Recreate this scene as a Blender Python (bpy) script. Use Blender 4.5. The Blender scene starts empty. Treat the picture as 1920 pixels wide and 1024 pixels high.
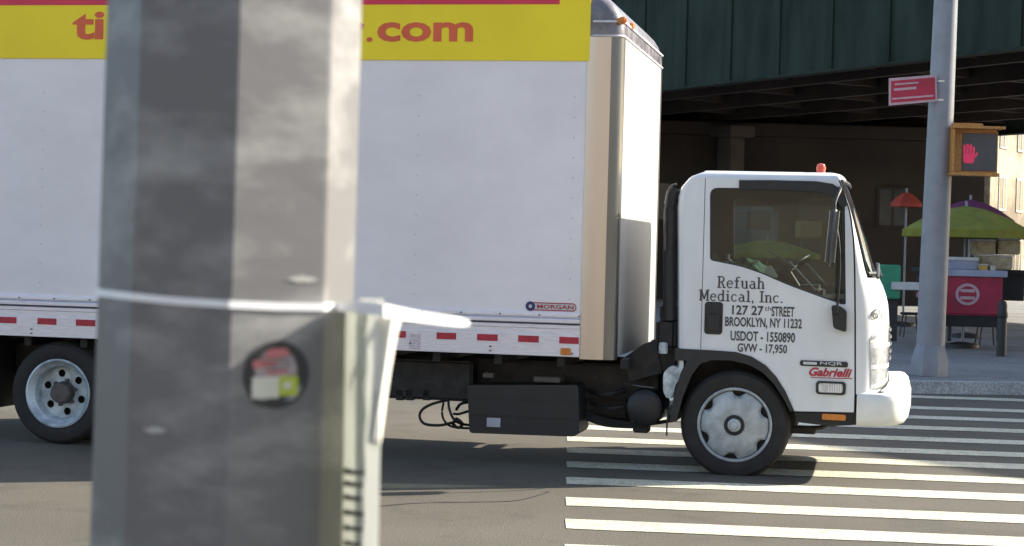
import bpy, bmesh, math, random
from mathutils import Vector, Matrix
from mathutils.geometry import tessellate_polygon
random.seed(7)
R = math.radians
SC = bpy.context.scene
COL = SC.collection

# ------------------------------------------------------------------ camera
F = 3400.0                       # focal length in pixels of the 1920 px wide photograph
CAM = Vector((0, 0, 1.65))
PITCH = math.atan(47 / F)        # looking slightly down
ROLL = math.atan(0.026)
fw = Vector((0, math.cos(PITCH), -math.sin(PITCH)))
up0 = Vector((0, math.sin(PITCH), math.cos(PITCH)))
rt0 = Vector((1, 0, 0))
rt = rt0 * math.cos(ROLL) + up0 * math.sin(ROLL)
up = up0 * math.cos(ROLL) - rt0 * math.sin(ROLL)

cd = bpy.data.cameras.new('camera')
cam = bpy.data.objects.new('camera', cd)
COL.objects.link(cam)
M3 = Matrix((rt, up, -fw)).transposed()
cam.matrix_world = Matrix.Translation(CAM) @ M3.to_4x4()
cd.sensor_width = 36
cd.sensor_fit = 'HORIZONTAL'
cd.lens = 36 * F / 1920
cd.clip_start = 0.05
cd.clip_end = 2000
SC.camera = cam
cd.dof.use_dof = True; cd.dof.focus_distance = 13.6; cd.dof.aperture_fstop = 9.5

def ray(px, py):
    return fw + rt * ((px - 960) / F) + up * ((512 - py) / F)
def G(px, py, z=0.0):            # point seen at a pixel on a horizontal plane
    d = ray(px, py); t = (z - CAM.z) / d.z
    return CAM + d * t
def AT(px, py, Y):               # point seen at a pixel on the vertical plane Y
    d = ray(px, py); return CAM + d * (Y / d.y)

THETA = R(11.7)
TF = Vector((math.cos(THETA), -math.sin(THETA), 0))
TL = Vector((math.sin(THETA), math.cos(THETA), 0))
TP = G(1376, 893)
def T(px, py, off=0.0):          # truck coordinates (along, up) on the plane off metres behind the cab side
    d = ray(px, py)
    t = (TP + TL * off - CAM).dot(TL) / d.dot(TL)
    p = CAM + d * t - TP
    return (p.dot(TF), p.z)
def PX(p):
    v = Vector(p) - CAM
    return (960 + F * v.dot(rt) / v.dot(fw), 512 - F * v.dot(up) / v.dot(fw))

# ------------------------------------------------------------------ light
SUN_DIR = Vector((0.947, 0.321, 0)).normalized()
EL = R(29)
sd = Vector((SUN_DIR.x * math.cos(EL), SUN_DIR.y * math.cos(EL), math.sin(EL)))
sl = bpy.data.lights.new('sun', 'SUN'); so = bpy.data.objects.new('sun', sl); COL.objects.link(so)
sl.energy = 5.0; sl.angle = R(0.6); sl.color = (1.0, 0.92, 0.79)
so.rotation_euler = sd.to_track_quat('Z', 'Y').to_euler()
W = bpy.data.worlds.new('World'); SC.world = W; W.use_nodes = True
wn = W.node_tree
bg = wn.nodes['Background']
sky = wn.nodes.new('ShaderNodeTexSky'); sky.sky_type = 'NISHITA'; sky.sun_disc = False
sky.sun_elevation = EL
sky.sun_rotation = math.atan2(SUN_DIR.x, SUN_DIR.y)
sky.air_density = 1.0; sky.dust_density = 1.6; sky.ozone_density = 1.0
wn.links.new(sky.outputs[0], bg.inputs[0]); bg.inputs[1].default_value = 0.12
SC.view_settings.view_transform = 'Standard'; SC.view_settings.look = 'None'
SC.view_settings.exposure = 1.30; SC.view_settings.gamma = 1
SC.cycles.max_bounces = 8; SC.cycles.transparent_max_bounces = 12
SC.cycles.sample_clamp_indirect = 6

# ------------------------------------------------------------------ materials
def mat(name, col, rough=0.6, metal=0.0, var=0.12, scale=6.0, bump=0.0, bscale=40.0, spec=0.5, coat=0.0,
        col2=None, lo=0.35, hi=0.65, stretch=None, back=None, emit=None, es=0.0, rvar=0.0):
    m = bpy.data.materials.new(name); m.use_nodes = True
    nt = m.node_tree; N = nt.nodes; L = nt.links
    b = N['Principled BSDF']
    b.inputs['Roughness'].default_value = rough; b.inputs['Metallic'].default_value = metal
    b.inputs['Specular IOR Level'].default_value = spec
    b.inputs['Coat Weight'].default_value = coat
    tc = N.new('ShaderNodeTexCoord'); mp = N.new('ShaderNodeMapping')
    L.new(tc.outputs['Object'], mp.inputs[0])
    if stretch: mp.inputs['Scale'].default_value = stretch
    nz = N.new('ShaderNodeTexNoise'); nz.inputs['Scale'].default_value = scale
    nz.inputs['Detail'].default_value = 8; nz.inputs['Roughness'].default_value = 0.6
    L.new(mp.outputs[0], nz.inputs['Vector'])
    cr = N.new('ShaderNodeValToRGB')
    c1 = tuple(c * (1 - var) for c in col); c2 = col2 if col2 else tuple(min(1, c * (1 + var)) for c in col)
    cr.color_ramp.elements[0].position = lo; cr.color_ramp.elements[0].color = (*c1, 1)
    cr.color_ramp.elements[1].position = hi; cr.color_ramp.elements[1].color = (*c2, 1)
    L.new(nz.outputs['Fac'], cr.inputs[0]); L.new(cr.outputs[0], b.inputs['Base Color'])
    if rvar:
        mr = N.new('ShaderNodeMapRange'); mr.inputs[3].default_value = max(0, rough - rvar); mr.inputs[4].default_value = min(1, rough + rvar)
        L.new(nz.outputs['Fac'], mr.inputs[0]); L.new(mr.outputs[0], b.inputs['Roughness'])
    if bump:
        n2 = N.new('ShaderNodeTexNoise'); n2.inputs['Scale'].default_value = bscale; n2.inputs['Detail'].default_value = 6
        L.new(mp.outputs[0], n2.inputs['Vector'])
        bp = N.new('ShaderNodeBump'); bp.inputs['Strength'].default_value = bump; bp.inputs['Distance'].default_value = 0.02
        L.new(n2.outputs['Fac'], bp.inputs['Height']); L.new(bp.outputs[0], b.inputs['Normal'])
    if emit:
        b.inputs['Emission Color'].default_value = (*emit, 1); b.inputs['Emission Strength'].default_value = es
    if back:
        b2 = N.new('ShaderNodeBsdfPrincipled'); b2.inputs['Base Color'].default_value = (*back, 1); b2.inputs['Roughness'].default_value = 0.8
        g = N.new('ShaderNodeNewGeometry'); mx = N.new('ShaderNodeMixShader')
        L.new(g.outputs['Backfacing'], mx.inputs[0]); L.new(b.outputs[0], mx.inputs[1]); L.new(b2.outputs[0], mx.inputs[2])
        L.new(mx.outputs[0], N['Material Output'].inputs[0])
    return m

def glass_mat(name, tint=(0.75, 0.85, 0.82), refl=1.0, rough=0.02):
    m = bpy.data.materials.new(name); m.use_nodes = True
    nt = m.node_tree; N = nt.nodes; L = nt.links
    for n in list(N):
        if n.type == 'BSDF_PRINCIPLED': N.remove(n)
    tr = N.new('ShaderNodeBsdfTransparent'); tr.inputs[0].default_value = (*tint, 1)
    gl = N.new('ShaderNodeBsdfGlossy'); gl.inputs['Roughness'].default_value = rough
    gl.inputs[0].default_value = (refl, refl, refl, 1)
    fr = N.new('ShaderNodeFresnel'); fr.inputs[0].default_value = 1.5
    mx = N.new('ShaderNodeMixShader')
    L.new(fr.outputs[0], mx.inputs[0]); L.new(tr.outputs[0], mx.inputs[1]); L.new(gl.outputs[0], mx.inputs[2])
    L.new(mx.outputs[0], N['Material Output'].inputs[0])
    return m

m_white = mat('white paint', (0.72, 0.73, 0.73), 0.32, 0, 0.08, 2, coat=0.4, back=(0.06, 0.06, 0.06), stretch=(1, 1, .5))
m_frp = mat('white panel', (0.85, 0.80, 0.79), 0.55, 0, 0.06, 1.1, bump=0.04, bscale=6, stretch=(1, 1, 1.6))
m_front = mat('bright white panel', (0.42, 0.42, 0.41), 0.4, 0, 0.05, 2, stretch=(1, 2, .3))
m_bump = mat('bumper white', (0.74, 0.74, 0.70), 0.4, 0, 0.05, 5)
m_rail = mat('rail aluminium', (0.78, 0.74, 0.76), 0.42, 0.25, 0.10, 14, stretch=(0.6, 1, 6), rvar=0.1)
m_post = mat('brushed corner metal', (0.64, 0.55, 0.47), 0.30, 0.75, 0.05, 1.2, stretch=(1, 1, .5), rvar=0.08)  # beige tint stands in for the sunlit surroundings mirrored in the metal
m_arc = mat('corner metal dark reflection', (0.20, 0.20, 0.19), 0.33, 0.85, 0.06, 1.2)  # dark colour stands in for dark reflections on the rounded corner
m_cap = mat('roof cap', (0.15, 0.14, 0.165), 0.28, 0.1, 0.25, 6, rvar=0.1, col2=(0.24, 0.23, 0.24))
m_groove = mat('groove dark', (0.06, 0.055, 0.05), 0.8)
m_black = mat('black plastic', (0.018, 0.018, 0.019), 0.5, 0, 0.2, 20, bump=0.05)
m_rubber = mat('tyre rubber', (0.021, 0.019, 0.018), 0.8, 0, 0.25, 12, bump=0.15, bscale=60)
m_chassis = mat('chassis black', (0.015, 0.015, 0.0155), 0.6, 0, 0.5, 9, bump=0.25, bscale=25, col2=(0.032, 0.030, 0.028), lo=0.45, hi=0.8)
m_tank = mat('tank dark', (0.018, 0.019, 0.022), 0.45, 0, 0.15, 5)
m_rim = mat('rim paint', (0.40, 0.43, 0.44), 0.42, 0.1, 0.2, 9, col2=(0.50, 0.53, 0.54), bump=0.05)
m_rim2 = mat('rear rim paint', (0.42, 0.50, 0.54), 0.4, 0.1, 0.35, 8, col2=(0.62, 0.70, 0.73))
m_hub = mat('hub dark', (0.10, 0.09, 0.085), 0.5, 0.3, 0.3, 14)
m_steel = mat('bright steel', (0.6, 0.6, 0.6), 0.3, 0.8, 0.2, 20)
m_text = mat('lettering grey', (0.05, 0.05, 0.054), 0.6, 0, 0.2, 60)
m_red = mat('reflector red', (0.42, 0.022, 0.045), 0.4, 0, 0.15, 30)
m_refw = mat('reflector white', (0.55, 0.57, 0.56), 0.35, 0, 0.1, 30)
m_orange = mat('marker orange', (0.62, 0.20, 0.03), 0.35, 0, 0.15, 30)
m_beacon = mat('beacon coral', (0.75, 0.10, 0.06), 0.35, 0, 0.15, 30)
m_yel = mat('banner yellow', (0.98, 0.74, 0.02), 0.6, 0, 0.05, 1.5)
m_crim = mat('banner crimson', (0.68, 0.03, 0.07), 0.45, 0, 0.1, 2)
m_letter = mat('banner lettering', (0.72, 0.12, 0.04), 0.5, 0, 0.1, 3)
m_navy = mat('navy', (0.03, 0.03, 0.12), 0.5)
m_yl = mat('yellow label', (0.45, 0.36, 0.05), 0.6)
m_lab = mat('grey label', (0.42, 0.42, 0.48), 0.6)
m_bottle = mat('reservoir plastic', (0.42, 0.50, 0.54), 0.35, 0, 0.35, 18, col2=(0.7, 0.76, 0.78))
m_seat = mat('seat cloth', (0.05, 0.055, 0.06), 0.9)
m_dash = mat('dash plastic', (0.04, 0.04, 0.042), 0.7)
m_paper = mat('paper sheet', (0.84, 0.83, 0.77), 0.85, 0, 0.06, 20)
m_paperg = mat('paper pale green', (0.62, 0.68, 0.60), 0.85, 0, 0.2, 25, col2=(0.72, 0.76, 0.66))
for m_ in (m_paper, m_paperg):
    nt_ = m_.node_tree; b_ = nt_.nodes['Principled BSDF']; tl_ = nt_.nodes.new('ShaderNodeBsdfTranslucent'); tl_.inputs[0].default_value = (.8, .81, .77, 1)
    ms_ = nt_.nodes.new('ShaderNodeMixShader'); ms_.inputs[0].default_value = .4
    nt_.links.new(b_.outputs[0], ms_.inputs[1]); nt_.links.new(tl_.outputs[0], ms_.inputs[2]); nt_.links.new(ms_.outputs[0], nt_.nodes['Material Output'].inputs[0])
m_green = mat('green plastic', (0.03, 0.25, 0.14), 0.5)
m_mirror = mat('mirror shell', (0.07, 0.07, 0.068), 0.4, 0, 0.2, 8)
m_lens = mat('lamp lens', (0.75, 0.75, 0.72), 0.12, 0.35, 0.3, 22, col2=(0.9, 0.9, 0.88), coat=1.0)
g_side = glass_mat('side glass', (0.50, 0.58, 0.54), 1.0)
g_wind = glass_mat('windscreen glass', (0.45, 0.5, 0.48), 1.0)

# ------------------------------------------------------------------ mesh helpers
def tag(o, label=None, cat=None, group=None, kind=None):
    if label: o['label'] = label
    if cat: o['category'] = cat
    if group: o['group'] = group
    if kind: o['kind'] = kind
    return o
def link(name, bm, m, parent=None, smooth=None):
    me = bpy.data.meshes.new(name); bm.normal_update(); bm.to_mesh(me); bm.free()
    ms = m if isinstance(m, (list, tuple)) else [m]
    for q in ms: me.materials.append(q)
    o = bpy.data.objects.new(name, me); COL.objects.link(o)
    if parent: o.parent = parent
    if smooth is not None:
        me.polygons.foreach_set('use_smooth', [True] * len(me.polygons))
        me.set_sharp_from_angle(angle=R(smooth))
    return o
def link_split(name, bm, m, parent=None, smooth=None):
    bm.verts.ensure_lookup_table(); seen = set(); out = []
    for v0 in bm.verts:
        if v0 in seen: continue
        st = [v0]; isl = []; seen.add(v0)
        while st:
            v = st.pop(); isl.append(v)
            for e in v.link_edges:
                w = e.other_vert(v)
                if w not in seen: seen.add(w); st.append(w)
        nb = bmesh.new(); mp = {v: nb.verts.new(v.co) for v in isl}
        for f in {f for v in isl for f in v.link_faces}:
            nf = nb.faces.new([mp[v] for v in f.verts]); nf.material_index = f.material_index
        out.append(link(name, nb, m, parent, smooth))
    bm.free(); return out
def empty(name, loc=(0, 0, 0), rz=0):
    o = bpy.data.objects.new(name, None); COL.objects.link(o); o.location = loc; o.rotation_euler = (0, 0, rz)
    o.empty_display_size = 0.2
    return o
def box(bm, x0, x1, y0, y1, z0, z1, bev=0.0, mi=0, M=None):
    t = bmesh.new()
    v = [t.verts.new((x, y, z)) for x in (x0, x1) for y in (y0, y1) for z in (z0, z1)]
    for f in ((0, 1, 3, 2), (4, 6, 7, 5), (0, 4, 5, 1), (2, 3, 7, 6), (0, 2, 6, 4), (1, 5, 7, 3)):
        t.faces.new([v[i] for i in f])
    bmesh.ops.recalc_face_normals(t, faces=t.faces)
    if bev: bmesh.ops.bevel(t, geom=list(t.edges), offset=bev, segments=3, affect='EDGES', clamp_overlap=True)
    merge(bm, t, mi, M)
def merge(bm, t, mi=0, M=None):
    if M is not None: bmesh.ops.transform(t, matrix=M, verts=t.verts)
    mp = {v: bm.verts.new(v.co) for v in t.verts}
    for f in t.faces:
        try:
            nf = bm.faces.new([mp[v] for v in f.verts]); nf.material_index = mi if mi else f.material_index
        except ValueError: pass
    t.free()
def tube(bm, pts, r, n=8, mi=0, cap=True):
    pts = [Vector(p) for p in pts]; rings = []
    for i, p in enumerate(pts):
        a = pts[max(0, i - 1)]; b = pts[min(len(pts) - 1, i + 1)]
        d = (b - a).normalized()
        s = d.cross(Vector((0, 0, 1)))
        if s.length < 0.05: s = d.cross(Vector((0, 1, 0)))
        s.normalize(); q = d.cross(s)
        rr = r[i] if isinstance(r, (list, tuple)) else r
        rings.append([bm.verts.new(p + (s * math.cos(2 * math.pi * k / n) + q * math.sin(2 * math.pi * k / n)) * rr) for k in range(n)])
    for a, b in zip(rings, rings[1:]):
        for k in range(n):
            f = bm.faces.new((a[k], a[(k + 1) % n], b[(k + 1) % n], b[k])); f.material_index = mi
    if cap:
        for rg in (rings[0], rings[-1]):
            f = bm.faces.new(rg); f.material_index = mi
def smooth_path(pts, n=6):
    pts = [Vector(p) for p in pts]; out = []
    for i in range(len(pts) - 1):
        p0 = pts[max(0, i - 1)]; p1 = pts[i]; p2 = pts[i + 1]; p3 = pts[min(len(pts) - 1, i + 2)]
        for k in range(n):
            t = k / n
            out.append(0.5 * ((2 * p1) + (-p0 + p2) * t + (2 * p0 - 5 * p1 + 4 * p2 - p3) * t * t + (-p0 + 3 * p1 - 3 * p2 + p3) * t ** 3))
    out.append(pts[-1]); return out
def lathe_y(bm, prof, cx, cz, n=64, mi=0, a0=0):      # profile of (radius, y)
    rings = []
    for r, y in prof:
        if r < 1e-5: rings.append([bm.verts.new((cx, y, cz))])
        else: rings.append([bm.verts.new((cx + r * math.cos(a0 + 2 * math.pi * k / n), y, cz + r * math.sin(a0 + 2 * math.pi * k / n))) for k in range(n)])
    for a, b in zip(rings, rings[1:]):
        for k in range(n):
            if len(a) == 1: vs = (a[0], b[(k + 1) % n], b[k])
            elif len(b) == 1: vs = (a[k], a[(k + 1) % n], b[0])
            else: vs = (a[k], a[(k + 1) % n], b[(k + 1) % n], b[k])
            f = bm.faces.new(vs); f.material_index = mi
def lathe_z(bm, prof, cx, cy, n=32, mi=0, a0=0, M=None):
    t = bmesh.new(); rings = []
    for r, z in prof:
        if r < 1e-5: rings.append([t.verts.new((cx, cy, z))])
        else: rings.append([t.verts.new((cx + r * math.cos(a0 + 2 * math.pi * k / n), cy + r * math.sin(a0 + 2 * math.pi * k / n), z)) for k in range(n)])
    for a, b in zip(rings, rings[1:]):
        for k in range(n):
            if len(a) == 1: vs = (a[0], b[(k + 1) % n], b[k])
            elif len(b) == 1: vs = (a[k], a[(k + 1) % n], b[0])
            else: vs = (a[k], a[(k + 1) % n], b[(k + 1) % n], b[k])
            t.faces.new(vs)
    bmesh.ops.recalc_face_normals(t, faces=t.faces)
    merge(bm, t, mi, M)
def plate(bm, outline, holes, y0, y1, mi=0, mi_side=None):   # (x,z) polygon with holes, from y0 to y1
    loops = [outline] + list(holes)
    flat = [p for lp in loops for p in lp]
    tris = tessellate_polygon([[Vector((p[0], p[1], 0)) for p in lp] for lp in loops])
    fa = [bm.verts.new((p[0], y0, p[1])) for p in flat]
    fb = [bm.verts.new((p[0], y1, p[1])) for p in flat] if y1 is not None else None
    fs = []
    for t in tris:
        try:
            fs.append(bm.faces.new([fa[i] for i in t]))
            if fb: fs.append(bm.faces.new([fb[i] for i in reversed(t)]))
        except ValueError: pass
    if fb:
        k = 0
        for lp in loops:
            n = len(lp)
            for i in range(n):
                fs.append(bm.faces.new((fa[k + i], fa[k + (i + 1) % n], fb[k + (i + 1) % n], fb[k + i])))
            k += n
    for f in fs: f.material_index = mi
    bmesh.ops.recalc_face_normals(bm, faces=fs)
    if not fb:
        s = sum((f.normal.y * f.calc_area() for f in fs))
        if s > 0: bmesh.ops.reverse_faces(bm, faces=fs)
def rrect(x0, x1, z0, z1, r, n=5):
    out = []
    for cx, cz, a in ((x1 - r, z1 - r, 0), (x0 + r, z1 - r, 90), (x0 + r, z0 + r, 180), (x1 - r, z0 + r, 270)):
        for k in range(n + 1):
            t = R(a + 90 * k / n); out.append((cx + r * math.cos(t), cz + r * math.sin(t)))
    return out
def round_poly(pts, r, n=5):
    out = []; N = len(pts)
    for i in range(N):
        p = Vector(pts[i]); a = Vector(pts[i - 1]); b = Vector(pts[(i + 1) % N])
        da = (a - p); db = (b - p); rr = min(r, da.length * 0.45, db.length * 0.45)
        p1 = p + da.normalized() * rr; p2 = p + db.normalized() * rr
        for k in range(n + 1):
            t = k / n; q = p1 * (1 - t) ** 2 + p * 2 * t * (1 - t) + p2 * t * t
            out.append((q.x, q.y))
    return out
def Tp(pts, off=0.0): return [T(x, y, off) for x, y in pts]

def text_mesh(s, bold=0.0, shear=0.0):
    cu = bpy.data.curves.new('t', 'FONT'); cu.body = s; cu.offset = bold; cu.shear = shear; cu.resolution_u = 3
    o = bpy.data.objects.new('t', cu); COL.objects.link(o)
    dg = bpy.context.evaluated_depsgraph_get(); dg.update()
    me = bpy.data.meshes.new_from_object(o.evaluated_get(dg))
    bm = bmesh.new(); bm.from_mesh(me)
    bpy.data.objects.remove(o); bpy.data.meshes.remove(me); bpy.data.curves.remove(cu)
    return bm
def text_fit(bm, s, x0, x1, z0, z1, y, bold=0.0, shear=0.0, mi=0):
    t = text_mesh(s, bold, shear)
    xs = [v.co.x for v in t.verts]; ys = [v.co.y for v in t.verts]
    a, b, c, d = min(xs), max(xs), min(ys), max(ys)
    for v in t.verts:
        v.co = Vector((x0 + (v.co.x - a) / (b - a) * (x1 - x0), y, z0 + (v.co.y - c) / (d - c) * (z1 - z0)))
    bmesh.ops.recalc_face_normals(t, faces=t.faces)
    merge(bm, t, mi)

def interp(tab, z):
    tab = sorted(tab)
    if z <= tab[0][0]: return tab[0][1]
    if z >= tab[-1][0]: return tab[-1][1]
    for (a, va), (b, vb) in zip(tab, tab[1:]):
        if a <= z <= b: return va + (vb - va) * (z - a) / (b - a)

# ================================================================== TRUCK
truck = empty('delivery_truck', TP, -THETA)
tag(truck, 'white box delivery truck with short flat-nosed cab crossing the painted stripes', 'truck')
WCAB = 2.0
# ---- cab shell
front_px = [(739, 1660), (705, 1664), (640, 1667), (600, 1666), (570, 1664), (545, 1658), (528, 1650), (510, 1641), (450, 1623), (400, 1608), (350, 1591), (335, 1584), (327, 1576), (321, 1560)]
side_px = [(739, 1605), (600, 1605), (500, 1604), (450, 1602), (400, 1596), (350, 1580), (335, 1574), (327, 1566), (321, 1550)]
rear_px = [(739, 1269), (400, 1269), (375, 1269), (350, 1276), (338, 1285), (330, 1295), (321, 1318)]
uf_t = []
for y, x in front_px:
    u, z = T(x, y, 0.9); uf_t.append((z, u))
us_t = []
for y, x in side_px:
    u, z = T(x, y, 0.0); us_t.append((z, u))
ur_t = []
for y, x in rear_px:
    u, z = T(x, y, 0.0); ur_t.append((z, u))
ZB = T(1640, 741, 0)[1]; ZFLAT = T(1450, 336, 0)[1]; ZTOP = T(1450, 321, 0)[1]
def roofins(z):
    if z <= ZFLAT: return 0.0
    k = min(1, (z - ZFLAT) / (ZTOP - ZFLAT)); return 0.10 * (1 - math.sqrt(max(0, 1 - k * k)))
def cabpt(z, y):                       # front surface: u for height z and distance y from the centre line side
    uf = interp(uf_t, z); us = interp(us_t, z); rc = 0.34; ins = roofins(z)
    yy = min(y, WCAB - y) - ins
    crown = 0.05 * (1 - (abs(y - WCAB / 2) / (WCAB / 2)) ** 2) - 0.045
    if yy >= rc: return uf + crown
    k = max(0, yy / rc)
    return us + (uf + crown - us) * math.sqrt(max(0, 1 - (1 - k) ** 2)) ** 0.9
zs = [ZB + (ZFLAT - ZB) * k / 22 for k in range(23)] + [ZFLAT + (ZTOP - ZFLAT) * math.sin(R(90) * k / 6) for k in range(1, 7)]
ysn = [0, 0.006, 0.022, 0.05, 0.09, 0.14, 0.20, 0.27, 0.34, 0.5, 0.7, 0.85]
ys_all = ysn + [1.0] + [WCAB - v for v in reversed(ysn)]
Z_WS0 = T(1641, 512, 0.9)[1]; Z_WS1 = T(1590, 348, 0.9)[1]
bm = bmesh.new(); bw = bmesh.new()
def frontring(B, z):
    ins = roofins(z)
    return [B.verts.new((cabpt(z, ins + (y if y <= 1 else y) * (WCAB - 2 * ins) / WCAB), ins + y * (WCAB - 2 * ins) / WCAB, z)) for y in ys_all]
def rearring(B, z):
    ins = roofins(z); ur = interp(ur_t, z)
    pts = [(ur + 0.05, ins), (ur + 0.018, ins + 0.012), (ur, ins + 0.06), (ur, 1.0), (ur, WCAB - ins - 0.06), (ur + 0.018, WCAB - ins - 0.012), (ur + 0.05, WCAB - ins)]
    return [B.verts.new((u, y, z)) for u, y in pts]
fr = [frontring(bm, z) for z in zs]; rr_ = [rearring(bm, z) for z in zs]
fw2 = [frontring(bw, z) for z in zs]
for i in range(len(zs) - 1):
    zm = (zs[i] + zs[i + 1]) / 2
    for k in range(len(ys_all) - 1):
        ym = (ys_all[k] + ys_all[k + 1]) / 2
        ws = Z_WS0 < zm < Z_WS1 and 0.10 < ym < WCAB - 0.10
        if ws: bw.faces.new((fw2[i][k], fw2[i][k + 1], fw2[i + 1][k + 1], fw2[i + 1][k]))
        else: bm.faces.new((fr[i][k], fr[i][k + 1], fr[i + 1][k + 1], fr[i + 1][k]))
    for k in range(6):
        bm.faces.new((rr_[i][k + 1], rr_[i][k], rr_[i + 1][k], rr_[i + 1][k + 1]))
    if zs[i] >= ZFLAT - 1e-6:
        bm.faces.new((rr_[i][0], fr[i][0], fr[i + 1][0], rr_[i + 1][0]))
        bm.faces.new((fr[i][-1], rr_[i][-1], rr_[i + 1][-1], fr[i + 1][-1]))
bm.faces.new(list(fr[-1]) + list(reversed(rr_[-1])))
bmesh.ops.delete(bw, geom=[v for v in bw.verts if not v.link_faces], context='VERTS')
bmesh.ops.recalc_face_normals(bm, faces=bm.faces)
# make sure normals look outward
cen = Vector((0.2, 1, 1.5)); s = sum((f.calc_center_median() - cen).dot(f.normal) * f.calc_area() for f in bm.faces)
if s < 0: bmesh.ops.reverse_faces(bm, faces=bm.faces)
cab = link('cab', bm, m_white, truck, 35)
bmesh.ops.recalc_face_normals(bw, faces=bw.faces)
link('windscreen', bw, g_wind, truck, 40)
# black border of the windscreen
bm = bmesh.new()
for yy in (0.115, WCAB - 0.115):
    pts = []
    for k in range(14):
        z = Z_WS0 + (Z_WS1 - Z_WS0) * k / 13; pts.append((cabpt(z, yy) + 0.004, yy, z))
    tube(bm, pts, 0.014, 6)
for z in (Z_WS0, Z_WS1):
    tube(bm, [(cabpt(z, y) + 0.004, y, z) for y in [0.115 + (WCAB - 0.23) * k / 24 for k in range(25)]], 0.016, 6)
link('windscreen_seal', bm, m_black, truck, 40)
# wipers
bm = bmesh.new()
for y0 in (0.35, 1.05):
    tube(bm, [(cabpt(Z_WS0 - 0.03, y0) + 0.02, y0, Z_WS0 - 0.03), (cabpt(Z_WS0 + 0.05, y0 + 0.5) + 0.03, y0 + 0.5, Z_WS0 + 0.07)], 0.012, 6)
link_split('wiper', bm, m_black, truck, 40)

# ---- side panels
arch = [(1269, 655), (1300, 656), (1340, 658), (1380, 661), (1410, 670), (1436, 686), (1456, 708), (1473, 735), (1489, 771)]
win = [(1331, 352), (1575, 354), (1584, 366), (1586, 571), (1578, 571), (1535, 556), (1475, 534), (1430, 514), (1390, 500), (1345, 491), (1331, 488)]
win_o = round_poly(Tp(win), 0.06, 4)
def inset(px, k):
    c = (1470, 440); return [(x + (c[0] - x) * k, y + (c[1] - y) * k) for x, y in px]
win_i = round_poly(Tp(inset(win, 0.03)), 0.06, 4)
zl = [z for z in zs if z <= ZFLAT + 1e-6]
def side(y0, y1, ymat, flip=False):
    rear = [(interp(ur_t, z) + 0.05, z) for z in zl]
    zr = T(1269, 656)[1]
    seam = T(1318, 500)[0]
    rear = [p for p in rear if p[1] > zr]
    # rear quarter
    a = [(interp(ur_t, zr) + 0.05, zr)] + rear + [(seam - 0.0025, ZFLAT), (seam - 0.0025, T(1318, 657)[1])]
    bm = bmesh.new(); plate(bm, a, [], y0, y1)
    link('rear_quarter_panel', bm, m_white, truck)
    ar = Tp([p for p in arch if p[0] > 1322])
    fe = [(interp(us_t, z) - 0.012, z) for z in reversed(zl)]
    bot = T(1550, 771)[1]
    d = [(seam + 0.0025, T(1318, 657)[1]), (seam + 0.0025, ZFLAT)] + fe + [(fe[-1][0], bot)] + list(reversed(ar))
    bm = bmesh.new(); plate(bm, d, [win_o], y0, y1)
    door = link('door', bm, m_white, truck)
    # inner dark lining seen in the gaps and round the window
    sgn = 1 if y1 > y0 else -1
    b = [(interp(ur_t, zr) + 0.06, zr + 0.01)] + [(p[0] + 0.01, p[1]) for p in rear] + [(u + 0.008, z) for u, z in fe] + [(fe[-1][0] + 0.004, bot + 0.01)] + [(u + 0.005, z + 0.012) for u, z in reversed(ar)]
    bm = bmesh.new(); plate(bm, b, [win_i], y1 + sgn * 0.002, y1 + sgn * 0.03)
    link('door_lining', bm, m_dash, door)
    # pane
    bm = bmesh.new(); plate(bm, win_i, [], y1 + sgn * 0.012, None)
    link('window', bm, g_side, door)
    # door handle in its black recess
    h = rrect(*[T(1321, 600)[0], T(1355, 600)[0]], T(1338, 627)[1], T(1338, 566)[1], 0.025)
    bm = bmesh.new(); plate(bm, h, [], y0 - sgn * 0.006, y0 + sgn * 0.01)
    hh = rrect(h[10][0] + 0.02, h[0][0] - 0.02, T(1338, 618)[1], T(1338, 590)[1], 0.012)
    plate(bm, hh, [], y0 - sgn * 0.03, y0 - sgn * 0.007)
    link('door_handle', bm, m_black, door)
    return door
door = side(0.0, 0.022, None)
side(WCAB, WCAB - 0.022, None)
# bottom sill under the door
bm = bmesh.new()
p = Tp([(1489, 774), (1604, 774), (1606, 797), (1560, 800), (1493, 792)])
plate(bm, p, [], 0.02, 0.30); plate(bm, p, [], WCAB - 0.30, WCAB - 0.02)
link_split('sill', bm, m_chassis, truck)
bm = bmesh.new(); u0, z0 = T(1541, 787); u1, z1 = T(1586, 778)
plate(bm, rrect(u0, u1, z0, z1, 0.012), [], 0.002, 0.02)
link('side_reflector', bm, m_orange, truck)
bm = bmesh.new()
tube(bm, [(*T(1482, 800), 0.5), ], 0.01) if False else None
a = T(1480, 806, .3); b = T(1540, 803, .3); c = T(1560, 792, .3)
tube(bm, [(a[0], .3, a[1]), (b[0], .3, b[1] + 0.005), (c[0], .35, c[1]), (c[0] + .1, .4, c[1] + .05)], 0.018, 8)
box(bm, a[0], b[0] - .04, .25, .36, a[1] - .022, a[1] + .03, 0.008)
link('step_bracket', bm, m_chassis, truck, 40)

# black visor over the door glass
bm = bmesh.new()
vp = Tp([(1386, 338), (1450, 338), (1530, 340), (1562, 345), (1580, 358), (1589, 384), (1581, 392), (1570, 378), (1552, 365), (1530, 360), (1450, 356), (1386, 356)])
plate(bm, vp, [], -0.014, -0.001)
link('window_visor', bm, m_black, door)

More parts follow.
